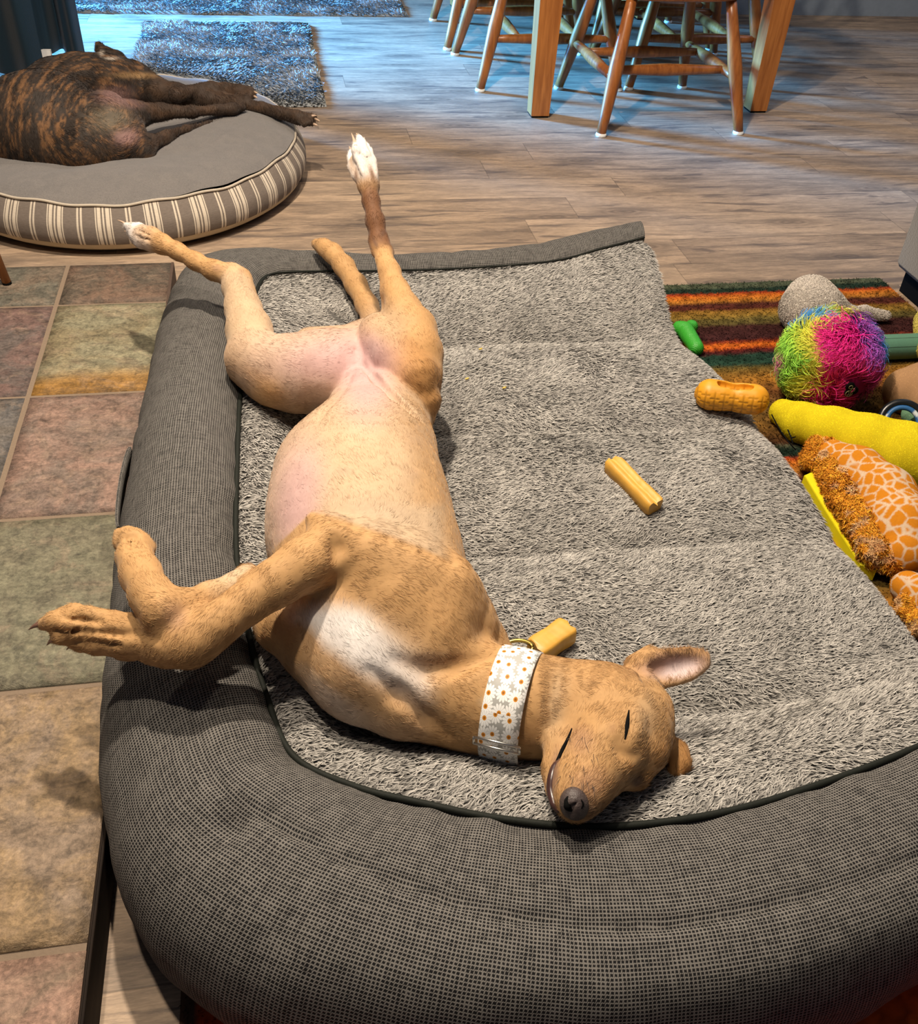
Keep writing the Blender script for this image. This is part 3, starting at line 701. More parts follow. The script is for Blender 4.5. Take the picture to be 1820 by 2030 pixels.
def big_bed():
    root = empty('dog_bed', (.5, -.7, 0), 'large charcoal woven bolster dog bed with light grey plush top, tan dog lying in it', 'dog bed')
    # ---- woven bolster shell
    prof = catmull(np.array([(-.015, -.030), (.0, -.004), (.10, .55), (.30, 1.0), (.52, .92), (.74, .45), (.90, -.45), (.985, -1.6), (1.0, -2.6), (.985, -3.5), (.93, -4.6), (.84, -5.2), (.7, -5.3)]), 6)
    tt = prof[:, 0]; pz = prof[:, 1]; rows = []; U = np.concatenate([[0], np.cumsum(np.hypot(np.diff((SP[:, 0] * .4 + SP[:, 3] * .6)), np.diff(SP[:, 1] * .4 + SP[:, 4] * .6)))])
    for i in range(NS):
        sx, sy, sz, ox, oy, cr = SP[i]
        x = sx + (ox - sx) * tt; y = sy + (oy - sy) * tt
        up = np.where(pz > 0, sz + cr * pz, 0)
        # below the seam the profile falls to the floor: 0 -> -5.3 maps to sz -> 0
        dn = sz * (1 + np.minimum(pz, 0) / 5.3)
        z = np.where(pz > 0, up, dn)
        rows.append(np.stack([x, y, z], -1))
    G = np.array(rows); arc = np.concatenate([np.zeros((NS, 1)), np.cumsum(np.linalg.norm(np.diff(G, axis=1), axis=2), 1)], 1)
    Pt = G.reshape(-1, 3); Fq = MB().grid(G).F4[0]; Nn = normals(Pt, Fq)
    if (Nn[len(tt) * 150 + 20] @ [0, 0, 1]) < 0: Nn = -Nn; Fq = Fq[:, ::-1]
    UVu = np.repeat(U, G.shape[1]); UVv = arc.ravel(); tv = np.tile(tt, NS); P2 = np.stack([UVu, UVv, 0 * UVu], 1)
    dsp = .0035 * fbm(P2 * [1, .55, 1], 13, 8) + .0016 * vnoise(P2 * [1, .35, 1], 42, 2)
    # gathers running down from the piping, a pucker at the near left corner and the sewn seam along the roll
    dsp += .0018 * np.sin(UVu * 70 + 2 * vnoise(P2, 9, 5)) * np.exp(-UVv / .05)
    front = sstep(U[14 * 14], U[16 * 14], UVu); cen = np.where(front > 0, .118 - .02 * front, .085)
    cen = np.interp(UVu, [0, U[7 * 14], U[12 * 14], U[14 * 14], U[15 * 14], U[17 * 14], U[21 * 14]], [.06, .08, .092, .10, .098, .113, .113])
    dep = np.interp(UVu, [0, U[6 * 14], U[13 * 14], U[15 * 14], U[17 * 14], U[21 * 14]], [.0004, .0014, .0020, .0080, .0070, .0055])
    dsp -= dep * np.exp(-((UVv - cen) / .0036) ** 2)
    qx, qy, _ = pixv(Pt); pk = Pt[np.argmin(np.hypot(qx - 462, qy - 1638) + 500 * (Pt[:, 2] < .06))]; r = np.linalg.norm(Pt - pk, axis=1); dsp -= .013 * np.exp(-(r / .018) ** 2)
    dsp *= sstep(0, .012, UVv); Pt = Pt + Nn * dsp[:, None]; Pt[:, 2] = np.maximum(Pt[:, 2], .0095)
    mesh('bolster_cover', Pt, Fq, M['weave'], root, uv=np.stack([UVu, UVv], 1))
    # end caps of the roll
    for i, nm in ((0, 'end_cap'), (NS - 1, 'end_cap')):
        R = G[i]; c = R.mean(0); V = np.vstack([R, c]); n = len(R); T = [(j, (j + 1) % n, n) for j in range(n)]
        Vs = V + (np.array([.0, 0, 0])); uvc = np.stack([V[:, 1], V[:, 2]], 1)
        mesh(nm, Vs, np.array(T), M['weave'], root, uv=uvc, smooth=False)
    # ---- piping
    pp = SP[:, :3].copy(); pp[:, 2] += .003; b = MB().tube(pp[6 * 14:], .0036, 10).out('piping', M['piping'], root)
    MB().tube(pp[:6 * 14 + 1], .0018, 8).out('piping', M['piping'], root)
    # ---- plush
    h = .007; x = np.arange(.11, 1.02, h); y = np.arange(-1.36, .03, h); X, Y = np.meshgrid(x, y, indexing='ij'); XY = np.stack([X.ravel(), Y.ravel()], 1)
    ex = edge_x(XY[:, 1]); XY[:, 0] = np.minimum(XY[:, 0], ex); z, d = bed_z(XY); V = np.column_stack([XY, z]); F = MB().grid(V.reshape(X.shape + (3,))).F4[0]
    ok = (d[F].max(1) < .012) & (X.ravel()[F].min(1) <= ex[F].max(1)); F = F[ok]
    Nn = normals(V, F); s_ = np.sign(Nn[F[0, 0], 2]) or 1
    if s_ < 0: Nn = -Nn; F = F[:, ::-1]
    P3 = V.copy(); C = np.array([.25, .24, .225]) * (1 + .12 * fbm(P3, 10, 2))[:, None]
    mesh('plush_top', V, F, M['fur'], root, col=C * .42)
    fl = np.zeros_like(V); a = -.25 + .9 * vnoise(P3, 5, 7) + .9 * vnoise(P3, 19, 9); fl[:, 0] = np.cos(a); fl[:, 1] = np.sin(a) * .8; fl[:, 1] -= .0
    dens = np.where(d < .004, 1.0, 0) * np.where((V[:, 0] > .10), 1, .1); n = 210000
    Q, Nq, c, f = scatter(V, F, n, [Nn, C, fl], dens)
    f = f + rng.normal(0, .45, (n, 3)) * [1, 1, 0]
    tuft = .5 + .5 * vnoise(Q, 260, 21); patch = .5 + .5 * fbm(Q, 22, 5)
    shade = lerp(.66, 1.36, np.clip(tuft * .8 + rng.normal(.12, .2, n), 0, 1)) * lerp(.86, 1.1, patch)
    base = c * shade[:, None]; tip = np.array([.60, .575, .53]) * (shade * lerp(.82, 1.05, patch))[:, None]
    L = rng.uniform(.0075, .0130, n) * lerp(.85, 1.15, patch)
    Vb, F4, F3, Cb = blades(Q - Nq * .001, Nq, f, L, rng.uniform(.0016, .0031, n), base, .60, root=.34, tipcol=tip)
    mesh('plush_pile', Vb, [F4, F3], M['fur'], root, col=Cb, smooth=False)
    # ---- open right side of the mattress
    yy = np.linspace(-1.30, .01, 160); ex = edge_x(yy); zt, _ = bed_z(np.stack([ex - .001, yy], 1)); zt = np.maximum(zt, .05); G = []
    for k in np.linspace(0, 1, 9): G.append(np.stack([ex + .010 * math.sin(k * math.pi) - .002, yy, (zt - .003) * (1 - k) + .009 * k], -1))
    G = np.array(G); u = np.tile(yy, 9); v = np.repeat(np.linspace(0, .08, 9), 160); mesh('side_panel', G.reshape(-1, 3), MB().grid(G).F4[0][:, ::-1], M['weave'], root, uv=np.stack([u, v], 1))
    MB().box((.06, -1.32, .008), (.955, -.02, .045), bev=.01).out('foam_base', M['piping'], root)
    # ---- pull handle on the outer left side
    t = np.linspace(0, 1, 30); hy = lerp(-.575, -.76, t); hx = -.016 - .007 * np.sin(t * math.pi) ** .5; hz = np.full(30, .105)
    rows = [np.stack([hx + dx, hy, hz + dz], -1) for dx, dz in ((-.003, -.014), (-.0035, .014), (.0, .014), (.0005, -.014))]; G = np.array(rows + rows[:1])
    u = np.tile(hy, 5); v = np.repeat([0, .03, .034, .064, .068], 30); mesh('pull_handle', G.reshape(-1, 3), MB().grid(G).F4[0], M['weave'], root, uv=np.stack([u, v], 1))
big_bed()
# ================================================================== TAN DOG
FAWN = (.465, .270, .112); FAWN2 = (.38, .195, .066); BEL = (.50, .355, .222); PINK = (.52, .335, .325); WHT = (.68, .64, .61); LEG_SHADE = (.15, .066, .028); PALE = (.52, .385, .24)
def C_(px, py, z, r): return D(px, py, z, r)
def PC(*pts): return [C_(*p) for p in pts]

def rot_to(xa, za):
    """rows = local axes: x along xa, z close to za"""
    x = np.asarray(xa, float); x /= np.linalg.norm(x); z = np.asarray(za, float); z = z - x * (x @ z); z /= np.linalg.norm(z); return np.array([x, np.cross(z, x), z])

VIEW = -AX[2]      # towards the viewer's side

def build_tan_dog():
    f = Field()
    # trunk: pelvis -> waist -> belly -> ribs -> shoulders -> neck
    f.chain(PC((742, 690, .150, 62), (742, 775, .140, 68), (748, 846, .168, 100), (731, 905, .182, 127), (710, 960, .190, 157), (712, 1015, .195, 168), (716, 1060, .198, 172)), .03, BEL)
    f.chain(PC((716, 1060, .198, 172), (735, 1120, .196, 172), (752, 1180, .192, 165), (770, 1240, .186, 158), (815, 1300, .178, 130)), .03, BEL)
    # ribs lower left, breast
    f.chain(PC((690, 1180, .190, 130), (700, 1260, .195, 118), (730, 1320, .190, 100), (800, 1370, .178, 84)), .03, WHT)
    f.chain(PC((815, 1300, .178, 120), (890, 1365, .170, 100), (960, 1388, .168, 95), (1020, 1398, .170, 93), (1080, 1402, .172, 90)), .025, FAWN)
    # far-side shoulder (lower left of the picture) and its upper arm
    f.chain(PC((905, 1425, .165, 42), (800, 1395, .175, 62), (700, 1340, .185, 70), (625, 1285, .195, 62)), .014, FAWN)
    f.chain(PC((620, 1280, .195, 58), (560, 1240, .205, 50), (520, 1185, .215, 40), (492, 1143, .235, 27)), .014, FAWN)
    f.cap(*[q for p in PC((492, 1150, .245, 31), (420, 1186, .262, 30)) for q in (p[0],)], *[p[1] for p in PC((492, 1150, .245, 31), (420, 1186, .262, 30))], .01, PALE)
    f.chain(PC((420, 1186, .262, 31), (360, 1207, .275, 35), (322, 1213, .285, 38)), .012, FAWN)
    f.chain(PC((322, 1213, .285, 39), (300, 1180, .286, 39), (280, 1140, .283, 37), (266, 1105, .278, 37)), .012, FAWN)
    for a, b_, c_ in (((262, 1110, .276, 17), (243, 1075, .272, 17), (237, 1058, .262, 13)), ((268, 1105, .280, 18), (259, 1068, .280, 18), (254, 1055, .270, 14)),
                      ((275, 1105, .280, 18), (276, 1072, .280, 17), (272, 1060, .270, 13)), ((284, 1112, .274, 17), (292, 1086, .272, 15), (291, 1074, .262, 12))):
        f.chain(PC(a, b_, c_), .006, FAWN)
    f.cap(C_(306, 1150, .275, 10)[0], C_(309, 1126, .268, 8)[0], .006, .004, .006, FAWN2)
    # near-side shoulder and upper arm, lying across the ribs
    f.chain(PC((925, 1235, .205, 62), (865, 1190, .232, 92), (800, 1150, .250, 88), (730, 1115, .270, 72), (668, 1082, .288, 55)), .016, FAWN)
    f.chain(PC((860, 1250, .225, 75), (790, 1200, .245, 62), (730, 1160, .262, 45)), .018, FAWN)
    f.chain(PC((925, 1240, .190, 65), (965, 1268, .180, 34), (1004, 1292, .175, 14)), .016, FAWN)
    f.chain(PC((690, 1075, .285, 42), (645, 1045, .300, 27), (622, 1030, .303, 17)), .012, FAWN)
    # near forearm, wrist, paw hanging past the bolster
    f.chain(PC((655, 1090, .292, 55), (600, 1122, .292, 50), (545, 1158, .288, 44), (490, 1195, .282, 38), (440, 1232, .276, 38), (400, 1262, .268, 42), (372, 1278, .262, 43)), .014, FAWN)
    f.chain(PC((372, 1278, .262, 42), (335, 1278, .256, 36), (300, 1270, .250, 35), (255, 1262, .244, 39), (215, 1255, .238, 41)), .014, FAWN)
    f.chain(PC((612, 1108, .294, 20), (540, 1152, .294, 15), (470, 1203, .286, 12)), .012, FAWN)
    for pts in (((225, 1232, .250, 21), (175, 1222, .252, 20), (148, 1214, .247, 18), (128, 1214, .238, 15)),
                ((215, 1245, .246, 22), (150, 1240, .246, 21), (110, 1232, .240, 20), (88, 1237, .230, 14)),
                ((215, 1265, .236, 20), (160, 1262, .236, 19), (125, 1262, .230, 16), (108, 1268, .222, 11)),
                ((240, 1285, .230, 17), (190, 1282, .228, 16), (160, 1278, .222, 14), (145, 1278, .216, 10))):
        f.chain(PC(*pts), .006, FAWN)
    f.cap(C_(260, 1292, .232, 12)[0], C_(246, 1301, .226, 8)[0], .008, .004, .008, FAWN2)
    f.cap(C_(330, 1300, .250, 12)[0], C_(300, 1298, .242, 8)[0], .010, .008, .01, FAWN)
    # rear left leg spread over the left bolster
    f.chain(PC((705, 742, .160, 90), (640, 740, .175, 86), (580, 738, .188, 76), (530, 728, .200, 62), (506, 712, .208, 52)), .008, (.50, .35, .25))
    f.chain(PC((590, 782, .165, 36), (540, 760, .185, 44), (500, 722, .200, 48)), .01, FAWN)
    f.chain(PC((620, 690, .172, 42), (700, 682, .165, 38)), .02, BEL)
    f.chain(PC((504, 708, .210, 52), (494, 655, .222, 42), (482, 612, .235, 33), (470, 572, .246, 25), (463, 548, .252, 23)), .016, BEL)
    f.chain(PC((498, 600, .234, 14), (482, 552, .252, 14), (484, 546, .254, 9)), .012, FAWN)
    f.chain(PC((456, 546, .253, 22), (424, 536, .257, 18), (388, 518, .262, 16), (352, 498, .268, 15), (322, 484, .273, 17)), .012, FAWN)
    f.chain(PC((322, 484, .273, 19), (300, 474, .276, 21), (284, 466, .278, 20)), .01, FAWN)
    for pts in (((296, 462, .282, 10), (278, 452, .283, 10), (268, 449, .281, 8)), ((292, 470, .279, 11), (266, 456, .281, 12), (252, 448, .278, 8)),
                ((290, 478, .275, 10), (268, 470, .274, 10), (258, 464, .271, 7)), ((296, 486, .270, 9), (278, 484, .267, 8), (266, 478, .264, 6))):
        f.chain(PC(*pts), .005, WHT)
    # rear right leg raised
    f.chain(PC((752, 662, .222, 42), (756, 674, .226, 45)), .006, BEL)
    f.chain(PC((756, 672, .226, 45), (790, 708, .238, 48), (822, 748, .232, 46), (842, 796, .205, 31), (850, 825, .185, 14)), .006, FAWN2)
    f.chain(PC((832, 702, .240, 44), (818, 655, .250, 45), (800, 615, .262, 33), (786, 578, .275, 24), (774, 540, .288, 18), (763, 508, .298, 16)), .014, FAWN)
    f.chain(PC((832, 700, .235, 43), (835, 745, .222, 38), (840, 790, .200, 30)), .014, FAWN)
    f.chain(PC((776, 628, .236, 22), (768, 580, .268, 11), (758, 520, .295, 8), (748, 496, .300, 8)), .010, FAWN)
    f.chain(PC((765, 500, .298, 16), (752, 478, .307, 16), (744, 440, .328, 17), (736, 400, .348, 15), (731, 370, .364, 18)), .012, LEG_SHADE)  # raised metatarsus: the shadow cast on it is put into its dark colour
    f.cap(C_(747, 498, .300, 9)[0], C_(742, 470, .308, 9)[0], .0085, .0075, .01, LEG_SHADE)
    f.chain(PC((730, 366, .366, 21), (722, 340, .378, 22), (716, 322, .388, 22)), .01, FAWN)
    for pts in (((722, 345, .384, 10), (712, 318, .398, 10), (706, 300, .410, 9), (704, 288, .418, 7)), ((732, 340, .384, 10), (724, 310, .402, 11), (716, 285, .416, 10), (712, 274, .420, 8)),
                ((742, 348, .380, 9), (738, 320, .394, 9), (731, 300, .402, 8), (726, 288, .406, 7)), ((708, 352, .374, 9), (699, 332, .380, 9), (696, 312, .386, 8), (696, 300, .388, 6))):
        f.chain(PC(*pts), .005, WHT)
    # groin folds
    f.chain(PC((700, 800, .200, 16), (725, 745, .200, 12), (742, 715, .200, 10)), .03, PINK)
    # tail
    f.chain(PC((745, 650, .135, 24), (728, 606, .142, 21), (706, 565, .150, 20), (682, 528, .162, 19), (660, 502, .170, 18), (642, 490, .172, 15), (628, 484, .171, 11)), .012, FAWN)
    # head
    f.chain(PC((1080, 1402, .172, 90), (1140, 1410, .172, 88), (1195, 1415, .176, 92), (1236, 1425, .178, 88)), .02, FAWN)
    f.chain(PC((1262, 1420, .176, 68), (1272, 1470, .180, 58)), .02, FAWN)
    f.chain(PC((1236, 1440, .190, 78), (1206, 1488, .196, 70), (1172, 1532, .200, 56), (1150, 1568, .203, 45), (1141, 1592, .204, 35)), .018, FAWN)
    f.chain(PC((1150, 1452, .184, 56), (1120, 1488, .186, 38), (1105, 1525, .190, 27), (1103, 1568, .192, 21)), .012, FAWN)
    f.chain(PC((1172, 1500, .205, 44), (1140, 1545, .208, 34), (1128, 1580, .206, 26)), .012, FAWN)
    f.cap(f.on(1250, 1425, -.009), f.on(1246, 1456, -.009), .0135, .0125, .008, FAWN)       # eye bulge
    f.chain(PC((1275, 1500, .185, 42), (1262, 1540, .180, 26)), .014, FAWN2)          # other brow
    # near ear: a shell opened towards the viewer
    R = rot_to(P(1420, 1300, .19) - P(1270, 1335, .175), VIEW + np.array([.1, 0, .2]))
    c, r = C_(1290, 1345, .180, 34); f.cap(c, C_(1262, 1370, .176, 30)[0], r * .8, r, .02, FAWN)
    f.ell(C_(1338, 1322, .185, 10)[0], (C_(0, 1300, .18, 78)[1], C_(0, 1300, .18, 39)[1], .011), R, .012, FAWN)
    f.cap(C_(1262, 1318, .186, 10)[0], C_(1285, 1292, .190, 10)[0], .013, .007, .014, FAWN)
    ce = C_(1338, 1320, .185, 10)[0] + R[2] * .0125
    f.ell(ce, (C_(0, 1300, .18, 66)[1], C_(0, 1300, .18, 30)[1], .0125), R, .006, None, True)
    # far ear: small folded curl behind the head
    f.chain(PC((1318, 1480, .165, 20), (1345, 1490, .162, 17), (1352, 1515, .158, 15), (1335, 1535, .152, 13)), .010, FAWN2)
    f.ell(C_(1330, 1508, .166, 8)[0] + VIEW * .008, (.009, .013, .009), None, .006, None, True)
    # lips, folds at the armpit, throat, groin; gaps between the toes
    f.crease([(1134, 1446, .0012, 0), (1122, 1475, .0022, 0), (1108, 1503, .0028, 0)], .006)
    f.crease([(1244, 1408, .0012, .0), (1243, 1440, .0022, .0), (1240, 1468, .0012, .0)], .008)
    f.crease([(1268, 1330, .004, .002), (1290, 1352, .005, .002), (1312, 1366, .004, .002)], .012)
    f.crease([(785, 1308, .001, .0), (850, 1332, .0055, .0), (915, 1320, .005, .0), (990, 1296, .0015, .0)], .014)
    f.crease([(735, 1330, .001, .0), (790, 1376, .0058, .0), (845, 1426, .0055, .0), (885, 1456, .0015, .0)], .012)
    f.slit([(704, 692, .0010, .0), (718, 722, .0035, .0), (746, 754, .0070, .0), (784, 792, .0085, .0), (815, 818, .0075, .0), (838, 836, .002, 0)], .004)
    f.crease([(632, 834, .001, .0), (662, 796, .0018, .0), (690, 752, .0018, .0), (704, 722, .001, .0)], .010)
    f.crease([(640, 1034, .0005, 0), (700, 1044, .0018, .0), (770, 1066, .0022, 0), (840, 1090, .0018, .0), (900, 1118, .0005, 0)], .008)
    f.crease([(662, 1062, .001, .0), (670, 1085, .003, .0), (664, 1108, .001, .0)], .014)
    for pts in ([(245, 1262, 1), (200, 1254, 1), (150, 1250, 1), (112, 1250, 1)], [(240, 1278, 1), (190, 1273, 1), (140, 1272, 1)], [(205, 1234, 1), (165, 1230, 1), (130, 1227, 1)],
                [(258, 1092, 1), (250, 1066, 1)], [(272, 1094, 1), (266, 1064, 1)], [(284, 1098, 1), (284, 1076, 1)],
                [(298, 466, .7), (276, 458, .7)], [(298, 476, .7), (272, 468, .7)], [(727, 340, .7), (714, 305, .7)], [(736, 342, .7), (728, 312, .7)], [(714, 348, .7), (703, 322, .7)]):
        f.slit([(x, y, .0019 * w, .0) for x, y, w in pts], .003)
    f.crease([(1098, 1350, .0004, 0), (1094, 1395, .0012, 0), (1094, 1440, .0005, 0)], .007)
    f.crease([(1114, 1345, .0003, 0), (1111, 1380, .0009, 0)], .006)
    f.crease([(1222, 1470, .0008, 0), (1230, 1492, .0020, 0), (1252, 1500, .0008, 0)], .010)
    # tendon lines along the near forearm
    f.crease([(315, 1268, .0008, .0), (260, 1256, .0012, .0), (210, 1250, .0008, .0)], .007)
    V, F = f.skin(.0031); V = relax(V, F, 3, .5)
    C, fl = f.colors(V, .009); N_ = normals(V, F)
    px, py, dz = pixv(V)
    def spot(x, y, rx, ry, ang=0.0):
        a = math.radians(ang); u = (px - x) * math.cos(a) + (py - y) * math.sin(a); v = -(px - x) * math.sin(a) + (py - y) * math.cos(a)
        return np.exp(-((u / rx) ** 2 + (v / ry) ** 2) ** 1.4)
    n1 = fbm(V, 26, 3); n2 = fbm(V, 70, 8)
    up = sstep(-.2, .35, N_ @ VIEW)
    body = (py > 640) & (py < 1300)
    # markings of the coat: tan back and flanks, paler belly, pink bare skin, white breast and toes
    edge = sstep(.62, .15, N_ @ VIEW)
    trunk = (px > 540) & (px < 930) & (py > 840) & (py < 1130); tw = sstep(700, 840, py) * sstep(1190, 1100, py) * sstep(600, 720, px)
    C = lerp(C, np.array(FAWN), tw * sstep(.55, .05, N_ @ VIEW) * .9)
    C = lerp(C, np.array(FAWN), .8 * spot(925, 1040, 75, 220, -8))
    bl = np.interp(px, [330, 400, 480, 540, 600, 618, 660, 700, 770, 840, 905, 930], [1230, 1186, 1138, 1090, 1030, 1014, 1026, 1038, 1062, 1090, 1122, 1140]); abv = sstep(5, -3, py - bl)
    C = lerp(C, np.array(PINK), abv * .85 * up * spot(590, 980, 52, 110, 8)); C = lerp(C, np.array(PINK), .8 * up * spot(655, 712, 105, 48, -8)); C = lerp(C, np.array(PINK), .9 * up * spot(725, 745, 60, 90, 0))
    C = lerp(C, np.array(PINK), .5 * abv * up * spot(590, 1050, 40, 60)); C = lerp(C, (.40, .28, .20), .45 * up * spot(735, 1030, 90, 45, 28)); C = lerp(C, (.36, .25, .18), .40 * up * spot(682, 935, 16, 10)); C = lerp(C, (.36, .25, .18), .35 * up * spot(820, 940, 12, 14))
    C = lerp(C, (.42, .27, .16), .35 * up * spot(830, 870, 30, 22)); C = lerp(C, np.array(FAWN), .6 * up * spot(860, 970, 45, 120))
    C = lerp(C, np.array(BEL), .7 * spot(765, 640, 45, 40)); C = lerp(C, np.array(PINK), .5 * spot(735, 700, 25, 40))
    ms = (N_ @ VIEW > -.3)
    wm = spot(664, 1243, 78, 54, 44) + .8 * spot(716, 1298, 34, 22, 40)
    C = lerp(C, np.array(WHT), np.clip(wm * 1.3 + n2 * .25 * (wm > .2), 0, 1) * ms); C = lerp(C, np.array(PALE), .8 * spot(972, 1397, 22, 12, 20))
    C = lerp(C, np.array(FAWN), .9 * np.clip(spot(640, 1315, 85, 34, 38) + spot(760, 1395, 110, 45, 25) + spot(590, 1270, 36, 38), 0, 1))
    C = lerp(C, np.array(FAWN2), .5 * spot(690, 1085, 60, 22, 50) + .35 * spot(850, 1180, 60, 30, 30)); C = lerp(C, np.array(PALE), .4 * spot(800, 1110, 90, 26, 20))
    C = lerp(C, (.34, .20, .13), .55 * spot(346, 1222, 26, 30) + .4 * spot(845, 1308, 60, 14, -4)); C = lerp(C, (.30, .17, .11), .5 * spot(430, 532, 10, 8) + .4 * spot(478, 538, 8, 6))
    C = lerp(C, np.array(FAWN2), .5 * spot(845, 700, 26, 60, 10) + .4 * spot(520, 760, 60, 16, 40)); C = lerp(C, (.10, .05, .03), .9 * spot(760, 462, 5, 7) + .8 * spot(744, 482, 4, 12, -25))
    C = lerp(C, (.13, .055, .02), .9 * spot(738, 345, 5, 16, -14) + .8 * spot(706, 348, 4, 12))
    # foreleg coat ends in a clear line against the bare belly
    z_ = (px > 470) & (px < 925) & (py > 985) & (py < 1230)
    C = lerp(C, np.array(FAWN) * .97, .9 * z_ * sstep(-3, 6, py - bl) * sstep(1230, 1180, py) * sstep(925, 890, px)); C = lerp(C, np.array((.46, .345, .23)), .75 * z_ * sstep(2, -8, py - bl) * sstep(985, 1020, py) * (px > 640) * sstep(900, 860, px))
    # face
    C = lerp(C, (.36, .20, .12), .6 * spot(1165, 1560, 42, 34, -50) + .55 * spot(1150, 1470, 26, 30)); C = lerp(C, (.30, .15, .07), .45 * spot(1215, 1445, 9, 10))
    C = lerp(C, (.10, .06, .045), .8 * spot(1150, 1600, 34, 20, 20) + .85 * spot(1262, 1550, 13, 11)); C = lerp(C, np.array(PALE), .5 * spot(1100, 1400, 22, 70, 10) + .35 * spot(1280, 1420, 24, 50))
    C = lerp(C, (.38, .235, .215), .95 * spot(1335, 1318, 60, 22, -8) * (N_ @ VIEW > -.2)); C = lerp(C, (.74, .60, .58), 1.0 * spot(1350, 1328, 44, 17, -12) * (N_ @ VIEW > -.2)); C = lerp(C, (.24, .13, .09), .6 * spot(1305, 1318, 16, 16))
    C = lerp(C, (.16, .08, .06), .75 * spot(1100, 1530, 8, 46, 4))
    C = C * (1 + .10 * n1 + .07 * n2)[:, None]
    Vb = V + N_ * (.0012 * fbm(V, 55, 2))[:, None]
    root = empty('dog', V.mean(0) * [1, 1, 0] + [0, 0, .09], 'tan dog with white breast asleep on its back in the large grey bed', 'dog')
    mesh('body', Vb, F, M['skin'], root, col=C)
    bare = np.clip(spot(590, 980, 60, 120, 8) + spot(660, 730, 110, 60, -8) + spot(725, 745, 60, 90) + spot(1338, 1330, 50, 24) + spot(1100, 1530, 10, 50), 0, 1)
    n = 250000; fd = np.where(np.linalg.norm(fl, axis=1)[:, None] > .2, fl, [0, -1, 0]); hd = (px > 1080) & (py > 1290); fd[hd] *= -1
    trk = trunk | ((px > 560) & (px < 1060) & (py > 1130) & ~hd); fd[trk] = fd[trk] * -1 * 1.0
    Q, Nq, c, f2, bq = scatter(Vb, F, n, [N_, C, fd, bare], np.clip(1 - .8 * bare, .05, 1) * (1 + 1.2 * (px > 1050)))
    f2 = f2 / (np.linalg.norm(f2, axis=1)[:, None] + 1e-9) + rng.normal(0, .28, (n, 3)) + .5 * np.stack([vnoise(Q, 14, 4), vnoise(Q, 14, 5), 0 * Q[:, 0]], 1)
    L = rng.uniform(.0045, .0085, n); cc = c * (1 + .17 * rng.normal(0, .8, (n, 1)) + .12 * vnoise(Q, 110, 8)[:, None])
    W_ = blades(Q - Nq * .0002, Nq, f2, L, .00048, cc, rng.uniform(.04, .16, n), root=.90)
    mesh('coat_fur', W_[0], [W_[1], W_[2]], M['coat'], root, col=W_[3], smooth=False)
    bv = BVHTree.FromPolygons([tuple(v) for v in V.tolist()], [tuple(q) for q in F.tolist()])
    return root, bv

def hit(bv, px, py, off=0.0):
    d = AX.T @ np.array([(px - 910) / FPX, -(py - 1015) / FPX, 1.0]); d /= np.linalg.norm(d)
    loc, nn, i, t = bv.ray_cast(Vector(CAM), Vector(d))
    if loc is None: return None, None
    return np.array(loc) + np.array(nn) * off, np.array(nn)

def strip_on(bv, pts, rad, off, seg=8, n=6, flat=.6):
    pts = catmull(np.array(pts, float), n); out = []; rr = []; rad = np.broadcast_to(rad, (len(pts),)) if np.ndim(rad) == 0 else np.interp(np.linspace(0, 1, len(pts)), np.linspace(0, 1, len(rad)), rad)
    for p, r in zip(pts, rad):
        h, nn = hit(bv, *p, off)
        if h is not None: out.append(h); rr.append(r)
    return MB().tube(np.array(out), np.array(rr), seg)

dog, dbv = build_tan_dog()

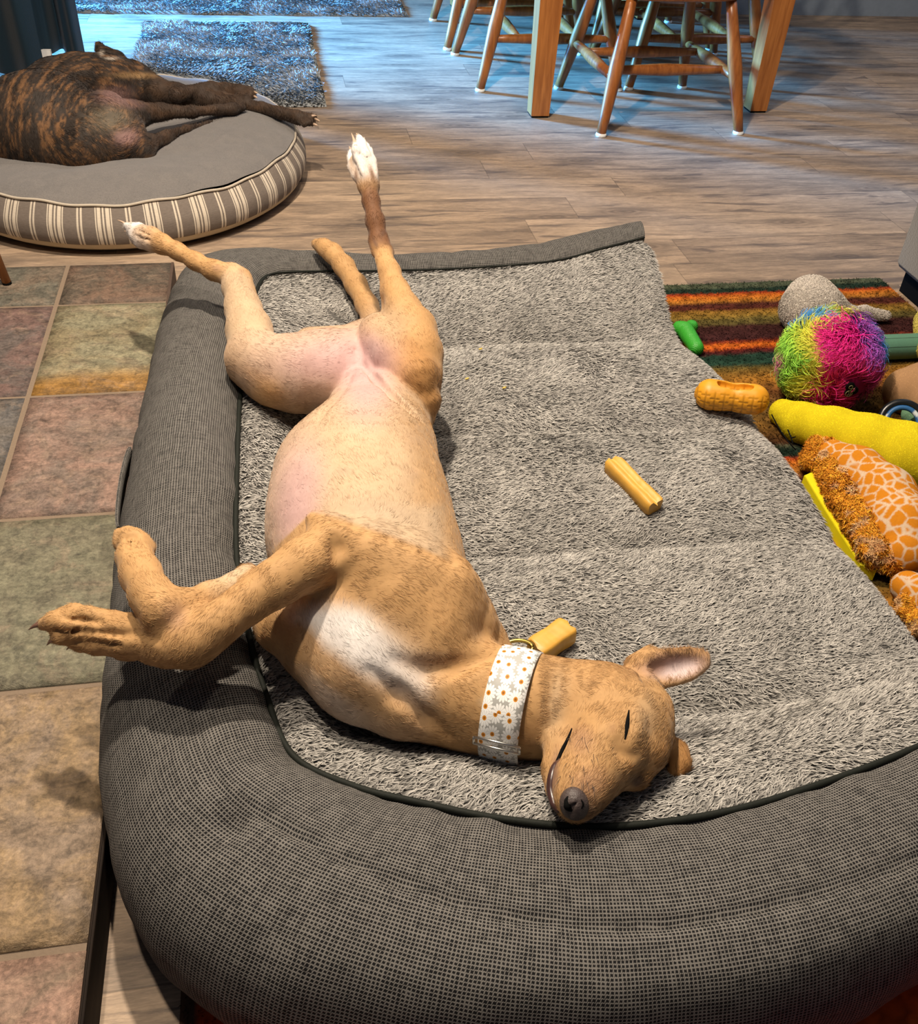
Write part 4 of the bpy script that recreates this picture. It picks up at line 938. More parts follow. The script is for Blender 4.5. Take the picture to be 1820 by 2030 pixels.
def dog_details():
    strip_on(dbv, [(1247, 1408), (1245, 1425), (1243, 1443), (1239, 1466)], [.0006, .0017, .0024, .0008], .0002).out('closed_eyelid', M['black'], dog)
    strip_on(dbv, [(1134, 1444), (1126, 1465), (1116, 1485), (1104, 1512)], [.0005, .0014, .0019, .0017], .0004).out('mouth_line', M['black'], dog)
    strip_on(dbv, [(1110, 1505), (1099, 1520), (1093, 1545), (1092, 1570), (1098, 1595), (1108, 1610)], [.0018, .0036, .0045, .0045, .0040, .002], -.0005, 10).out('lip', M['lip'], dog)
    # whiskers
    wb = MB(); r = random.Random(3)
    for i in range(26):
        x, y = r.uniform(1105, 1185), r.uniform(1455, 1560); p, nn = hit(dbv, x, y)
        if p is None: continue
        q, _ = hit(dbv, x + r.uniform(-14, 10), y + r.uniform(10, 30), .004)
        if q is None or np.linalg.norm(q - p) > .03: continue
        wb.tube([p, lerp(p, q, .5) + nn * .0012, q], [.00020, .00017, .00008], 4)
    wb.out('whiskers', M['nose'], dog)
    # nose leather with nostrils
    f = Field(); c, rr = D(1137, 1592, .214, 31); ax = P(1150, 1612, .214) - P(1150, 1592, .214); ax /= np.linalg.norm(ax)
    nrm = lerp(VIEW, ax, .35); R = rot_to(AX[0], nrm)
    f.ell(c, (rr * .90, rr * 1.05, rr * .95), R, .006, (.05, .035, .03)); f.ell(c - AX[1] * rr * .25 + AX[0] * rr * .3, (rr * .62, rr * .8, rr * .5), R, .006, (.05, .035, .03))
    n1 = c + R[2] * rr * .88 - AX[0] * rr * .28 - AX[1] * rr * .25
    f.cap(n1 + AX[1] * rr * .28, n1 - AX[1] * rr * .22, rr * .18, rr * .27, .003, None, True)
    f.cap(n1 + AX[1] * rr * .45 + AX[0] * rr * .05, n1 + AX[1] * rr * .70 + AX[0] * rr * .38 - R[2] * rr * .1, rr * .10, rr * .05, .003, None, True)
    f.cap(c + R[2] * rr * .8 + AX[0] * rr * .05 - AX[1] * .9 * rr, c + R[2] * rr * 1.0 + AX[0] * rr * .15 - AX[1] * .1 * rr, rr * .03, rr * .03, .002, None, True)
    V, F = f.skin(.0009); V = relax(V, F, 2); no = mesh('nose', V, F, M['nose'], dog)
    nb = BVHTree.FromPolygons([tuple(v) for v in V.tolist()], [tuple(q) for q in F.tolist()])
    strip_on(nb, [(1126, 1578), (1122, 1588), (1125, 1600), (1134, 1607)], [.0010, .0022, .0034, .0016], -.0008).out('nostril', M['black'], no)
    strip_on(nb, [(1152, 1585), (1156, 1594), (1153, 1603)], [.0006, .0014, .0008], -.0003).out('nostril', M['black'], no)
    # claws
    for k, ((x0, y0, z0), (x1, y1, z1), r0, mt) in enumerate((
        ((132, 1212, .244), (103, 1218, .236), .0050, 'claw'), ((84, 1236, .232), (57, 1248, .224), .0050, 'claw'), ((108, 1268, .224), (93, 1279, .216), .0048, 'claw'), ((146, 1280, .218), (132, 1288, .210), .0034, 'claw'),
        ((248, 1300, .228), (238, 1306, .222), .0030, 'claw'), ((310, 1128, .270), (302, 1108, .270), .0028, 'claw'),
        ((253, 447, .279), (233, 436, .282), .0030, 'paleclaw'), ((268, 448, .282), (254, 440, .284), .0026, 'paleclaw'), ((257, 463, .272), (246, 458, .273), .0026, 'paleclaw'), ((265, 477, .265), (256, 474, .264), .0024, 'paleclaw'),
        ((705, 290, .418), (697, 264, .426), .0036, 'paleclaw'), ((712, 275, .421), (706, 264, .425), .0030, 'paleclaw'), ((726, 288, .407), (721, 278, .410), .0026, 'paleclaw'), ((696, 300, .389), (692, 290, .391), .0026, 'paleclaw'))):
        a = P(x0, y0, z0); b = P(x1, y1, z1); m = (a + b) / 2 + np.array([0, 0, .0015]); MB().tube(catmull([a, m, b], 4), np.linspace(r0, .0006, 9), 10, flat=.75).out('claw', M[mt], dog)
dog_details()

# daisy collar worn by the tan dog
def daisy_mat():
    m = N('daisy_print'); uv = m.uv(); base = 0
    v = m.n('ShaderNodeTexVoronoi', voronoi_dimensions='2D', ins={'Scale': 1.0, 'Randomness': .5}); m.link(m.mapv(uv, (72, 72, 1)), v.inputs['Vector'])
    d = m.n('ShaderNodeVectorMath', operation='SUBTRACT'); m.link(m.mapv(uv, (72, 72, 1)), d.inputs[0]); m.link(v.outputs['Position'], d.inputs[1])
    s = m.n('ShaderNodeSeparateXYZ'); m.link(d.outputs[0], s.inputs[0]); a = m.math('ARCTAN2', s.outputs[1], s.outputs[0])
    pet = m.math('ABSOLUTE', m.math('SINE', m.math('MULTIPLY', a, 6.5))); r = v.outputs['Distance']
    lim = m.math('MULTIPLY_ADD', pet, .18, .40); inside = m.math('LESS_THAN', r, lim)
    petal = m.mix(m.ramp(pet, [(.05, 0.0), (.35, 1.0)]), (.50, .52, .53), (.86, .86, .84))
    c = m.mix(inside, (.40, .40, .38), petal); c = m.mix(m.math('LESS_THAN', r, .155), c, (.62, .24, .015)); c = m.mix(m.math('LESS_THAN', r, .08), c, (.30, .11, .015))
    m.col(c).set(.55, .3); m.bump(m.noise(m.mapv(uv, (900, 900, 1)), 1, 2), .15, .0004); return m.m
def collar():
    # ring around the neck, cross-section taken from the neck surface itself
    c0, r0 = D(1016, 1398, .170, 93); ax = P(1075, 1412, .172) - P(960, 1386, .168); ax /= np.linalg.norm(ax)
    top = VIEW - ax * (ax @ VIEW); top /= np.linalg.norm(top); side = np.cross(ax, top); n = 96; rows = []; arc = []
    wd = .0205
    for i in range(n + 1):
        a = 2 * math.pi * i / n; d = math.cos(a) * top + math.sin(a) * side; row = []
        for k in np.linspace(-1, 1, 5):
            o = c0 + ax * wd * k + d * .14; loc, nn, ii, t = dbv.ray_cast(Vector(o), Vector(-d)); rad = np.linalg.norm(np.array(loc) - (c0 + ax * wd * k)) if loc is not None else r0
            row.append(rad)
        rows.append(row)
    Rr = np.array(rows); rm = np.minimum(Rr.mean(1), r0 * 1.12)
    ker = np.ones(7) / 7; rm = np.convolve(np.concatenate([rm[-4:-1], rm, rm[1:4]]), ker, 'valid'); rm = np.clip(rm, r0 * .8, r0 * 1.15) + .0035; rm[-1] = rm[0]
    G = []; U = []
    for i in range(n + 1):
        a = 2 * math.pi * i / n; d = math.cos(a) * top + math.sin(a) * side; G.append([c0 + ax * k + d * (rm[i] + q) for k, q in ((-wd, -.001), (-wd, .0018), (-wd * .5, .0026), (0, .0028), (wd * .5, .0026), (wd, .0018), (wd, -.001))]); U.append([(a * r0, (k + wd) ) for k in (-wd, -wd, -wd * .5, 0, wd * .5, wd, wd)])
    G = np.array(G); o = mesh('collar', G.reshape(-1, 3), MB().grid(G).F4[0], daisy_mat(), dog, uv=np.array(U).reshape(-1, 2)); o['label'] = 'wide white daisy-print collar'
    # slide buckle near the lower end and a brass ring at the far end
    for a0, nm in ((None, 'slide_buckle'),):
        best = min(range(n), key=lambda i: abs(pix(G[i][3])[1] - 1473) + (100 if (G[i][3] - c0) @ VIEW < 0 else 0)); P0 = G[best]; nb = G[(best + 2) % n] - G[best]; tdir = nb[3] / np.linalg.norm(nb[3]); d = (P0[3] - c0) - ax * ((P0[3] - c0) @ ax); d /= np.linalg.norm(d)
        c = P0[3] + d * .003; w, h = wd * 1.16, .0045; loop = [c + ax * w - tdir * h, c + ax * w + tdir * h, c - ax * w + tdir * h, c - ax * w - tdir * h, c + ax * w - tdir * h]
        b = MB(); [b.tube([loop[i], loop[i + 1]], .0014, 8) for i in range(4)]; b.out(nm, M['metal'], o)
    p = P(1028, 1284, .168); t = np.linspace(0, 2 * math.pi, 25); MB().tube(np.stack([p + .014 * (math.cos(a) * AX[0] * 1.15 + math.sin(a) * (AX[1] * .55 + AX[2] * .3)) for a in t]), .0026, 8, flat=.8).out('ring', M['brass'], o)
collar()

# ================================================================== ROUND BED AND BRINDLE DOG
RBX, RBY = -.150, .860
def rb_top(x, y):
    u = (x - RBX) / .432; v = (y - RBY) / .492; r = np.sqrt(u * u + v * v); z = .112 + .030 * np.clip(1 - r ** 2.6, 0, 1) ** .6
    z = z + .022 * np.exp(-(((x - .13) / .13) ** 2 + ((y - .82) / .22) ** 2)) + .014 * np.exp(-(((x + .1) / .26) ** 2 + ((y - .48) / .08) ** 2)) - .035 * np.exp(-(((x + .22) / .20) ** 2 + ((y - .86) / .24) ** 2))
    z = z - .012 * np.exp(-((x - .03 - (y - .8) * .1) / .015) ** 2 * .3 - ((y - .66) / .1) ** 2) * 0
    return z
def round_bed():
    root = empty('round_dog_bed', (RBX, RBY, 0), 'round grey cushion dog bed with cream striped side band, brindle dog asleep on it', 'dog bed')
    n = 240; a = np.linspace(0, 2 * math.pi, n, endpoint=False); pr = catmull(np.array([(1.0, .112), (1.025, .098), (1.055, .074), (1.062, .052), (1.056, .036), (1.050, .031)]), 6)
    w = .004 * np.sin(a * 9) + .003 * np.sin(a * 23 + 1); G = []
    for k, z in pr: G.append(np.stack([RBX + .432 * k * np.cos(a), RBY + .492 * k * np.sin(a), z + w * (z - .013) * 6], -1))
    G = np.array(G); G = np.concatenate([G, G[:, :1]], 1); u = np.linspace(0, 1, n + 1)[None].repeat(len(pr), 0); v = np.linspace(0, 1, len(pr))[:, None].repeat(n + 1, 1)
    m = N('cream_striped_linen'); s = m.n('ShaderNodeSeparateXYZ'); m.link(m.uv(), s.inputs[0]); t = m.math('FRACT', m.math('MULTIPLY', s.outputs[0], 27.0))
    L = lambda a_, b_: m.math('MULTIPLY', m.math('GREATER_THAN', t, a_), m.math('LESS_THAN', t, b_)); f = None
    for a_, b_ in ((.04, .065), (.085, .155), (.19, .225), (.26, .335), (.355, .38), (.66, .70), (.735, .775)):
        q = L(a_, b_); f = q if f is None else m.math('ADD', f, q)
    th = m.noise(m.mapv(m.uv(), (300, 60, 1)), 1, 3); grey = m.mix(th, (.115, .095, .080), (.235, .195, .165)); c = m.mix(f, grey, m.mix(th, (.50, .43, .34), (.66, .58, .47)))
    m.col(c).set(.9, .1); m.bump(th, .3, .0008)
    mesh('striped_side_band', G.reshape(-1, 3), MB().grid(G).F4[0][:, ::-1], m.m, root, uv=np.stack([u.ravel(), v.ravel()], 1))
    pr = np.array([(1.0505, .032), (1.035, .020), (1.00, .009), (.93, .003), (.86, .0), (.5, .0)]); G = np.array([np.stack([RBX + .432 * k * np.cos(a), RBY + .492 * k * np.sin(a), 0 * a + z], -1) for k, z in pr]); MB().grid(G, closed=True).out('canvas_underside', plain('cream_canvas', (.50, .42, .30), .9, .1), root)
    t_ = np.linspace(0, 2 * math.pi, 241); pts = np.stack([RBX + .434 * np.cos(t_), RBY + .494 * np.sin(t_), .113 + (.004 * np.sin(t_ * 9) + .003 * np.sin(t_ * 23 + 1)) * .6], -1); MB().tube(pts, .0032, 8, cap=False).out('cream_piping', plain('cream_cord', (.46, .40, .32), .9, .1), root)
    k = np.linspace(0, 1, 44); Rk, A = np.meshgrid(k, a, indexing='ij'); X = RBX + .432 * Rk * np.cos(A); Y = RBY + .492 * Rk * np.sin(A); Z = rb_top(X, Y); w2 = (.004 * np.sin(A * 9) + .003 * np.sin(A * 23 + 1)) * .6 * Rk ** 8
    Pt = np.stack([X, Y, Z + w2], -1); Pt[..., 2] += (.0065 * fbm(Pt.reshape(-1, 3) * [1, 1.6, 1], 8, 6)).reshape(Z.shape) * (1 - Rk ** 6)
    mm = N('grey_velour'); o = mm.geo(); n1 = mm.noise(o, 28, 4, .6, 1.0); n2 = mm.noise(o, 400, 2)
    mm.col(mm.mix(1.0, mm.mix(n1, (.125, .118, .115), (.190, .172, .158)), mm.ramp(n2, [(.3, .8), (.7, 1.1)]), 'MULTIPLY')).set(.95, .05, sheen=.35); mm.bump(mm.math('ADD', n2, n1), .25, .002)
    MB().grid(Pt, closed=True).out('velour_top', mm.m, root)
round_bed()

def brindle():
    f = Field(); BR = (.11, .06, .03); PK = (.17, .11, .09); LG = (.09, .052, .032)
    f.chain(PC((-120, 262, .15, 60), (0, 252, .165, 66), (40, 248, .175, 82), (80, 244, .178, 92), (110, 240, .18, 92)), .03, BR)
    f.chain(PC((70, 215, .185, 66), (120, 185, .19, 62), (165, 172, .192, 58), (215, 165, .188, 50), (260, 165, .175, 38), (300, 178, .165, 26)), .03, BR)
    f.chain(PC((90, 285, .15, 58), (170, 290, .155, 50), (240, 292, .145, 36), (285, 300, .135, 22)), .03, BR)        # lower thigh
    f.chain(PC((210, 230, .18, 48), (245, 260, .17, 40), (268, 285, .155, 26)), .02, PK)                               # belly / groin
    f.chain(PC((170, 240, .185, 50), (215, 235, .195, 40), (265, 228, .19, 26), (320, 222, .185, 15), (380, 222, .18, 10), (430, 218, .175, 9)), .016, LG)   # near hind leg
    f.chain(PC((430, 218, .175, 10), (460, 216, .172, 11), (480, 212, .170, 9)), .01, LG)
    f.chain(PC((270, 165, .17, 36), (310, 180, .168, 24), (350, 186, .166, 19), (410, 196, .163, 16), (470, 206, .160, 13), (520, 214, .158, 11)), .016, LG)
    f.chain(PC((520, 214, .158, 11), (555, 224, .156, 12), (590, 233, .152, 13), (610, 237, .150, 12)), .01, BR)
    for q in (((600, 228, .158, 6), (618, 232, .158, 7), (626, 235, .154, 5)), ((600, 238, .152, 6), (616, 243, .150, 7), (624, 245, .148, 5)), ((596, 242, .148, 6), (604, 248, .146, 6))): f.chain(PC(*q), .004, BR)
    f.chain(PC((350, 188, .18, 16), (400, 176, .186, 10), (418, 172, .188, 10), (450, 176, .186, 11), (478, 180, .184, 12)), .01, BR)    # folded upper paw
    for q in (((478, 174, .190, 6), (496, 178, .190, 7), (503, 181, .188, 5)), ((480, 182, .184, 7), (498, 188, .182, 8), (505, 190, .180, 5)), ((474, 188, .180, 6), (488, 194, .178, 7))): f.chain(PC(*q), .004, BR)
    f.chain(PC((250, 150, .17, 24), (232, 120, .20, 17), (214, 108, .215, 12), (200, 100, .222, 10), (196, 90, .228, 8)), .012, BR)  # raised foot behind
    f.chain(PC((215, 112, .212, 9), (235, 116, .208, 8)), .01, BR)
    f.chain(PC((286, 305, .135, 20), (300, 282, .150, 13), (330, 268, .152, 9), (370, 256, .150, 7), (410, 246, .148, 5), (440, 238, .148, 4)), .012, (.035, .022, .016))   # tail
    f.chain(PC((296, 288, .145, 12), (325, 280, .142, 9), (345, 274, .140, 6)), .01, PK)
    V, F = f.skin(.0045); V = relax(V, F, 3); C, fl = f.colors(V, .022); N_ = normals(V, F); px, py, _ = pixv(V)
    # brindle: dark wavy stripes bent around the body over a tawny ground
    u = np.hypot(px - 210, (py - 250) * 1.1); P3 = np.stack([u * .045, np.arctan2(py - 250, px - 210) * 1.6, V[:, 2] * 8], 1)
    warp = vnoise(V, 10, 3); ct = np.cos(np.arctan2(py - 250, px - 210)); sn = np.sin(np.arctan2(py - 250, px - 210)); leg = px > 285
    sA = .8 * vnoise(np.stack([u * .12 + warp * 1.6, ct * 3.0, sn * 3.0], 1), 1.0, 5) + 1.1 * vnoise(np.stack([u * .30 + warp * 3, ct * 7, sn * 7], 1), 1, 9) + .8 * vnoise(np.stack([u * .6 + warp * 3, ct * 16, sn * 16], 1), 1, 12)
    sA = np.where(leg, .9 * fbm(V * [1, 2.5, 2.5], 30, 8) + .25, sA)
    t = sstep(-.05, 1.15, sA); dark = np.array([.022, .015, .011]); tawny = np.array([.185, .090, .036])
    br = lerp(dark[None], tawny[None], t * np.where(leg, .32, .8)); pk = np.clip(C[:, 0:1] - .14, 0, .1) * 8; br = br * (1 - 0) ; C = lerp(br, C, np.clip(pk, 0, 1)[:, 0])
    def spot(x, y, rx, ry): return np.exp(-(((px - x) / rx) ** 2 + ((py - y) / ry) ** 2) ** 1.3)
    C = lerp(C, (.25, .14, .125), .85 * spot(250, 272, 24, 17) + .75 * spot(230, 192, 36, 18) + .3 * spot(262, 208, 26, 10)); C = lerp(C, (.20, .165, .115), .5 * spot(215, 235, 44, 26)); C = lerp(C, (.05, .035, .025), .7 * spot(205, 300, 22, 12))
    C = lerp(C, (.55, .48, .40), .8 * spot(202, 105, 5, 6) + .8 * spot(222, 116, 12, 3)); C = lerp(C, (.07, .040, .024), .35 * ((px > 300) & (py > 150)))
    C = lerp(C, (.32, .19, .08), .7 * spot(270, 150, 45, 6)); C = C * (1 + .25 * fbm(V, 60, 2))[:, None]
    root = empty('dog', (-.2, .85, .12), 'dark brindle dog curled asleep on the round striped bed, head out of frame', 'dog')
    mesh('body', V + N_ * (.0015 * fbm(V, 40, 2))[:, None], F, M['skin'], root, col=C)
    n = 60000; fd = np.cross(N_, V - P(210, 250, .18)); Q, Nq, c, f2 = scatter(V, F, n, [N_, C, fd])
    f2 = f2 / (np.linalg.norm(f2, axis=1)[:, None] + 1e-9) + rng.normal(0, .3, (n, 3)); Bq = blades(Q - Nq * .0002, Nq, f2, rng.uniform(.006, .011, n), .0011, c * (1 + .5 * rng.normal(0, .6, (n, 1))), .18, root=.9)
    mesh('coat_fur', Bq[0], [Bq[1], Bq[2]], M['coat'], root, col=Bq[3], smooth=False)
    for (x0, y0, z0), (x1, y1, z1) in (((625, 236, .155), (634, 240, .156)), ((622, 246, .148), (630, 249, .147)), ((503, 182, .188), (511, 185, .188)), ((504, 191, .180), (510, 194, .180)), ((618, 230, .162), (628, 229, .163))):
        a = P(x0, y0, z0); b = P(x1, y1, z1); MB().tube([a, lerp(a, b, .5), b], [.0038, .003, .0008], 8).out('claw', M['paleclaw'], root)
brindle()
# ================================================================== TOYS AND CHEWS
def pile_on(V, F, C, n, L, Wd, parent, fd=None, lift=.6, name='pile', spread=.8, root=.5, tip=None, var=.3):
    N_ = normals(V, F); fd = np.stack([np.cos(4 * vnoise(V, 14, 3)), np.sin(4 * vnoise(V, 14, 3)), 0 * V[:, 0]], 1) if fd is None else fd
    Q, Nq, c, f2 = scatter(V, F, n, [N_, C, fd]); f2 = f2 + rng.normal(0, spread, (n, 3)); c = c * (1 + var * rng.normal(0, .6, (n, 1)))
    B = blades(Q - Nq * .001, Nq, f2, rng.uniform(L * .7, L * 1.2, n), Wd, c, lift, root=root, tipcol=None if tip is None else np.clip(c * tip, 0, 1))
    mesh(name, B[0], [B[1], B[2]], M['fur'], parent, col=B[3], smooth=False)

def chew(pa, pb, w, label, name='chew_stick', groove=True, tilt=0):
    a, b = np.asarray(pa), np.asarray(pb); ax = b - a; L = np.linalg.norm(ax); ax /= L; up = np.array([0, 0, 1.0]); up -= ax * (ax @ up); up /= np.linalg.norm(up); sd = np.cross(up, ax)
    if tilt: up, sd = up * math.cos(tilt) + sd * math.sin(tilt), sd * math.cos(tilt) - up * math.sin(tilt)
    h = w * .82; sec = [(-1, -.75), (-.75, -1), (.75, -1), (1, -.75), (1, .55), (.8, .95), (.45, 1.0), (.18, .62), (0, .5), (-.18, .62), (-.45, 1.0), (-.8, .95), (-1, .55)] if groove else [(-1, -.8), (-.8, -1), (.8, -1), (1, -.8), (1, .8), (.8, 1), (.3, .98), (-.3, .98), (-.8, 1), (-1, .8)]
    sec = np.array(sec) * [w / 2, h / 2]; n = 26; G = []
    for i, t in enumerate(np.linspace(0, 1, n)):
        k = 1 - (.10 if i in (0, n - 1) else 0) + .03 * math.sin(t * 9); c = a + ax * L * t; ring = c + sec[:, :1] * k * sd + (sec[:, 1:] * k) * up
        ring = ring + .0007 * vnoise(ring, 200, 4)[:, None] * up
        if i in (0, n - 1): ring = ring + ax * (.0022 * vnoise(ring, 300, 7))[:, None] * 2
        G.append(ring)
    G = np.array(G); b_ = MB().grid(G, closed=True)
    for r, s in ((G[0], 1), (G[-1], -1)):
        c = r.mean(0); k = len(r); idx = [(k, (j + 1) % k, j) if s > 0 else (k, j, (j + 1) % k) for j in range(k)]; b_.add(np.vstack([r, c]), None, idx)
    V = np.vstack(b_.V); C = np.array([.62, .335, .055]) * (1 + .16 * fbm(V, 90, 3))[:, None]; C[-2 * (len(sec) + 1):] *= .78
    b_.C = [C]; b_.V = [V]; o = b_.out(name, M['rubber']); return tag(o, label, 'dog chew', 'yellow chew sticks')
def bz(x, y): return float(bed_z(np.array([[x, y]]))[0][0])
def onbed(px, py, up):
    z = .10
    for _ in range(12):
        p = P(px, py, z); z = .5 * z + .5 * (bz(p[0], p[1]) + up)
    return P(px, py, z)
chew(onbed(1213, 918, .013), onbed(1300, 1006, .013), .029, 'grooved yellow chew stick lying alone in the middle of the plush bed')
chew(onbed(1062, 1292, .016), onbed(1126, 1248, .016), .030, 'broken yellow chew stick beside the daisy collar on the sleeping dog', groove=False)
for k, (x, y, lab) in enumerate(((952, 692, 'tiny yellow crumb on the plush, the one farthest from the camera'), (999, 769, 'tiny yellow crumb on the plush beside the tan dog, the larger one'), (925, 751, 'tiny yellow crumb on the plush closest to the dog hip'))):
    p = onbed(x, y, .007); f = Field(); f.ell(p, (.0032, .0018, .0018), None, .002, (.6, .4, .08)); f.ell(p + [.003, .002, 0], (.0020, .0015, .0015), None, .002, (.6, .4, .08)); V, F = f.skin(.001)
    tag(mesh('crumb', V, F, M['rubber'], col=np.tile((.66, .46, .10), (len(V), 1))), lab, 'crumb', 'chew crumbs')

def peanut():
    a = onbed(1408, 782, .026); b = P(1494, 792, a[2] + .004); f = Field(); OR = (.68, .30, .015)
    _, ra = D(1408, 782, a[2], 31); f.cap(a, lerp(a, b, .25), ra * .93, ra * .90, .01, OR); f.cap(lerp(a, b, .75), b, ra * .88, ra * .90, .01, OR); f.cap(a, b, ra * .78, ra * .78, .014, OR)
    up = np.array([0, 0, 1.0]); s0 = lerp(a, b, .22) + up * ra * .72; s1 = lerp(a, b, .82) + up * ra * .72
    f.cap(s0, s1, ra * .36, ra * .34, .004, None, True)
    V, F = f.skin(.0016); V = relax(V, F, 2); N_ = normals(V, F); ax = (b - a) / np.linalg.norm(b - a); t = (V - a) @ ax; q = V - a - t[:, None] * ax; ang = np.arctan2(q[:, 2], q @ np.cross(ax, up))
    gr = np.maximum(np.exp(-(((t / .0155) % 1 - .5) / .09) ** 2), np.exp(-(((ang * 1.9 + .35 * np.floor(t / .0155)) % 1 - .5) / .10) ** 2)); topm = sstep(.75, .45, q[:, 2] / ra)
    V = V - N_ * (gr * .0011 * topm)[:, None]; C = np.array(OR) * (1 - .35 * gr * topm)[:, None]
    tag(mesh('peanut_toy', V, F, M['rubber'], col=C), 'orange rubber peanut-shaped dog toy with a slot, resting on the bed edge', 'dog toy')
peanut()

def fur_ball():
    c, r = D(1645, 712, .085, 92); c = P(1645, 712, r + .010); root = empty('furry_ball', (c[0], c[1], .0), 'round shaggy rainbow ball toy in pink, yellow, green, purple and blue', 'dog toy')
    th, ph = np.meshgrid(np.linspace(.0, math.pi, 60), np.linspace(0, 2 * math.pi, 91)[:-1], indexing='ij'); Nn = np.stack([np.sin(th) * np.cos(ph), np.sin(th) * np.sin(ph), np.cos(th)], -1)
    G = c + Nn * r * .97; G[..., 2] = np.maximum(G[..., 2], .009)
    # bands of colour run as meridian stripes across the ball (u is the horizontal position seen from the bed side)
    def colour(V):
        d = (V - c) / r; u = d @ AX[0]; w = d @ AX[1]; k = d @ VIEW; s = u + .14 * w * w + .03 * fbm(V, 40, 3)
        st = np.array([(-1.2, .05, .25, .55), (-.98, .62, .05, .30), (-.93, .22, .50, .04), (-.78, .28, .62, .06), (-.62, .60, .62, .05), (-.40, .66, .56, .05), (-.36, .80, .015, .22), (.25, .80, .01, .24), (.36, .32, .06, .40), (.60, .28, .08, .42), (.68, .02, .14, .46), (.86, .03, .20, .50), (.93, .30, .50, .10), (1.2, .3, .5, .1)])
        C = np.stack([np.interp(s, st[:, 0], st[:, i]) for i in (1, 2, 3)], 1)
        low = (w < -.35) & (u > -.3); C = lerp(C, (.62, .02, .16), .8 * low); tl = (w > .62) & (u < -.1) & (u > -.75); C = lerp(C, (.04, .22, .52), 1.0 * (tl & (u < -.35))); C = lerp(C, (.40, .62, .12), 1.0 * (tl & (u >= -.35)))
        tr = (w > .80) & (u >= -.1) & (u < .35); C = lerp(C, (.75, .66, .12), 1.0 * tr); return C
    b = MB().grid(G, closed=True); V = np.vstack(b.V); b.C = [colour(V) * .45]; b.out('ball_core', M['fur'], root)
    Cv = colour(V); n = 15000; N_ = (V - c); N_ = N_ / np.linalg.norm(N_, axis=1)[:, None]; fd = np.stack([vnoise(V, 26, 1), vnoise(V, 26, 2), vnoise(V, 26, 3)], 1) * 2.2 + AX[0] * -.2 - AX[1] * .4
    Q, Nq, f2 = scatter(V, b.F4[0], n, [N_, fd]); keep = (np.hypot(pixv(Q)[0] - 1687, pixv(Q)[1] - 774) > 27) | (((Q - c) @ VIEW) < 0); Q, Nq, f2 = Q[keep], Nq[keep], f2[keep]; n = len(Q)
    cq = colour(Q); cl = .5 + .5 * vnoise(Q, 130, 5); cq = cq * lerp(.62, 1.30, cl)[:, None] * (1 + .15 * rng.normal(0, 1, (n, 1)))
    B = blades(Q, Nq, f2 + rng.normal(0, .45, (n, 3)), rng.uniform(.018, .034, n), .0021, cq, rng.uniform(.25, .75, n), curl=rng.normal(0, .22, n), root=.6, seg=4, tipcol=np.clip(cq * 1.35 + .03, 0, .95))
    mesh('long_fur', B[0], [B[1], B[2]], M['fur'], root, col=B[3], smooth=False)
    # bone-shaped embroidered patch
    p = P(1687, 772, .1); d = p - CAM; d /= np.linalg.norm(d); oc = CAM - c; bb = oc @ d; t = -bb - math.sqrt(max(bb * bb - (oc @ oc - (r * 1.10) ** 2), 0)); p = CAM + d * t; nn = (p - c) / np.linalg.norm(p - c)
    ex = np.cross(nn, [0, 0, 1]); ex /= np.linalg.norm(ex); ey = np.cross(nn, ex); 
    if ex @ AX[0] < 0: ex = -ex
    if ey @ AX[1] < 0: ey = -ey
    f = Field(); R = np.array([ex, ey, nn])
    for x, y, s in ((-.004, .007, .0085), (.0065, -.003, .0085), (-.002, -.007, .0085), (.001, .0, .0085)): f.ell(p + ex * x + ey * y, (s, s, .003), R, .003, (.01, .01, .01))
    V2, F2 = f.skin(.001); pt = mesh('patch', V2, F2, M['black'], root)
    mg = plain('bronze_thread', (.20, .17, .08), .6, .4); b2 = MB(); tt = np.linspace(0, 2 * math.pi, 17)
    for x, y, s in ((-.003, -.0065, .0062), (-.004, .007, .0035), (.002, .001, .0035)): b2.tube(np.stack([p + nn * .0034 + ex * (x + s * math.cos(a)) + ey * (y + s * math.sin(a)) for a in tt]), .0006, 6)
    for s in (-1, 1): b2.tube(np.stack([p + nn * .0036 + ex * (-.003 + s * .0018 + .0015 * math.sin(k * 3)) + ey * (-.0105 + .008 * k) for k in np.linspace(0, 1, 8)]), .0006, 6)
    b2.out('stitched_emblem', mg, pt)
fur_ball()

def plush(name, label, chains, C0, L, n, Wd=.0016, h=.003, tip=1.25, extra=None, cat='dog toy', lift=.6, colf=None, root=.5, spread=.8, fd=None):
    f = Field()
    for pts, k in chains: f.chain([D(*p) for p in pts], k, C0)
    V, F = f.skin(h); V = relax(V, F, 2); V[:, 2] = np.maximum(V[:, 2], .010); C = np.tile(np.array(C0, float), (len(V), 1)) if colf is None else colf(V)
    o = empty(name, V.mean(0) * [1, 1, 0] + [0, 0, .008], label, cat); mesh('body', V, F, M['fur'], o, col=C * .6); pile_on(V, F, C, n, L, Wd, o, name='plush_pile', lift=lift, tip=tip, root=root, spread=spread, fd=fd); return o, V, F
# grey plush behind the ball
gp, V, F = plush('grey_plush_toy', 'curly grey stuffed toy lying behind the rainbow ball', [([(1598, 612, .050, 52), (1606, 596, .055, 45), (1630, 615, .045, 46)], .02), ([(1640, 620, .045, 36), (1690, 632, .035, 22), (1712, 622, .028, 14), (1755, 626, .024, 10)], .012),
    ([(1685, 640, .034, 16), (1715, 650, .026, 12), (1738, 656, .022, 7)], .01)], (.50, .45, .39), .0060, 26000, .0022, .003, 1.35)
MB().box(P(1606, 558, .095) - [.012, .002, .001], P(1606, 558, .095) + [.012, .003, .003], bev=.001).out('sewn_tag', M['black'], gp)
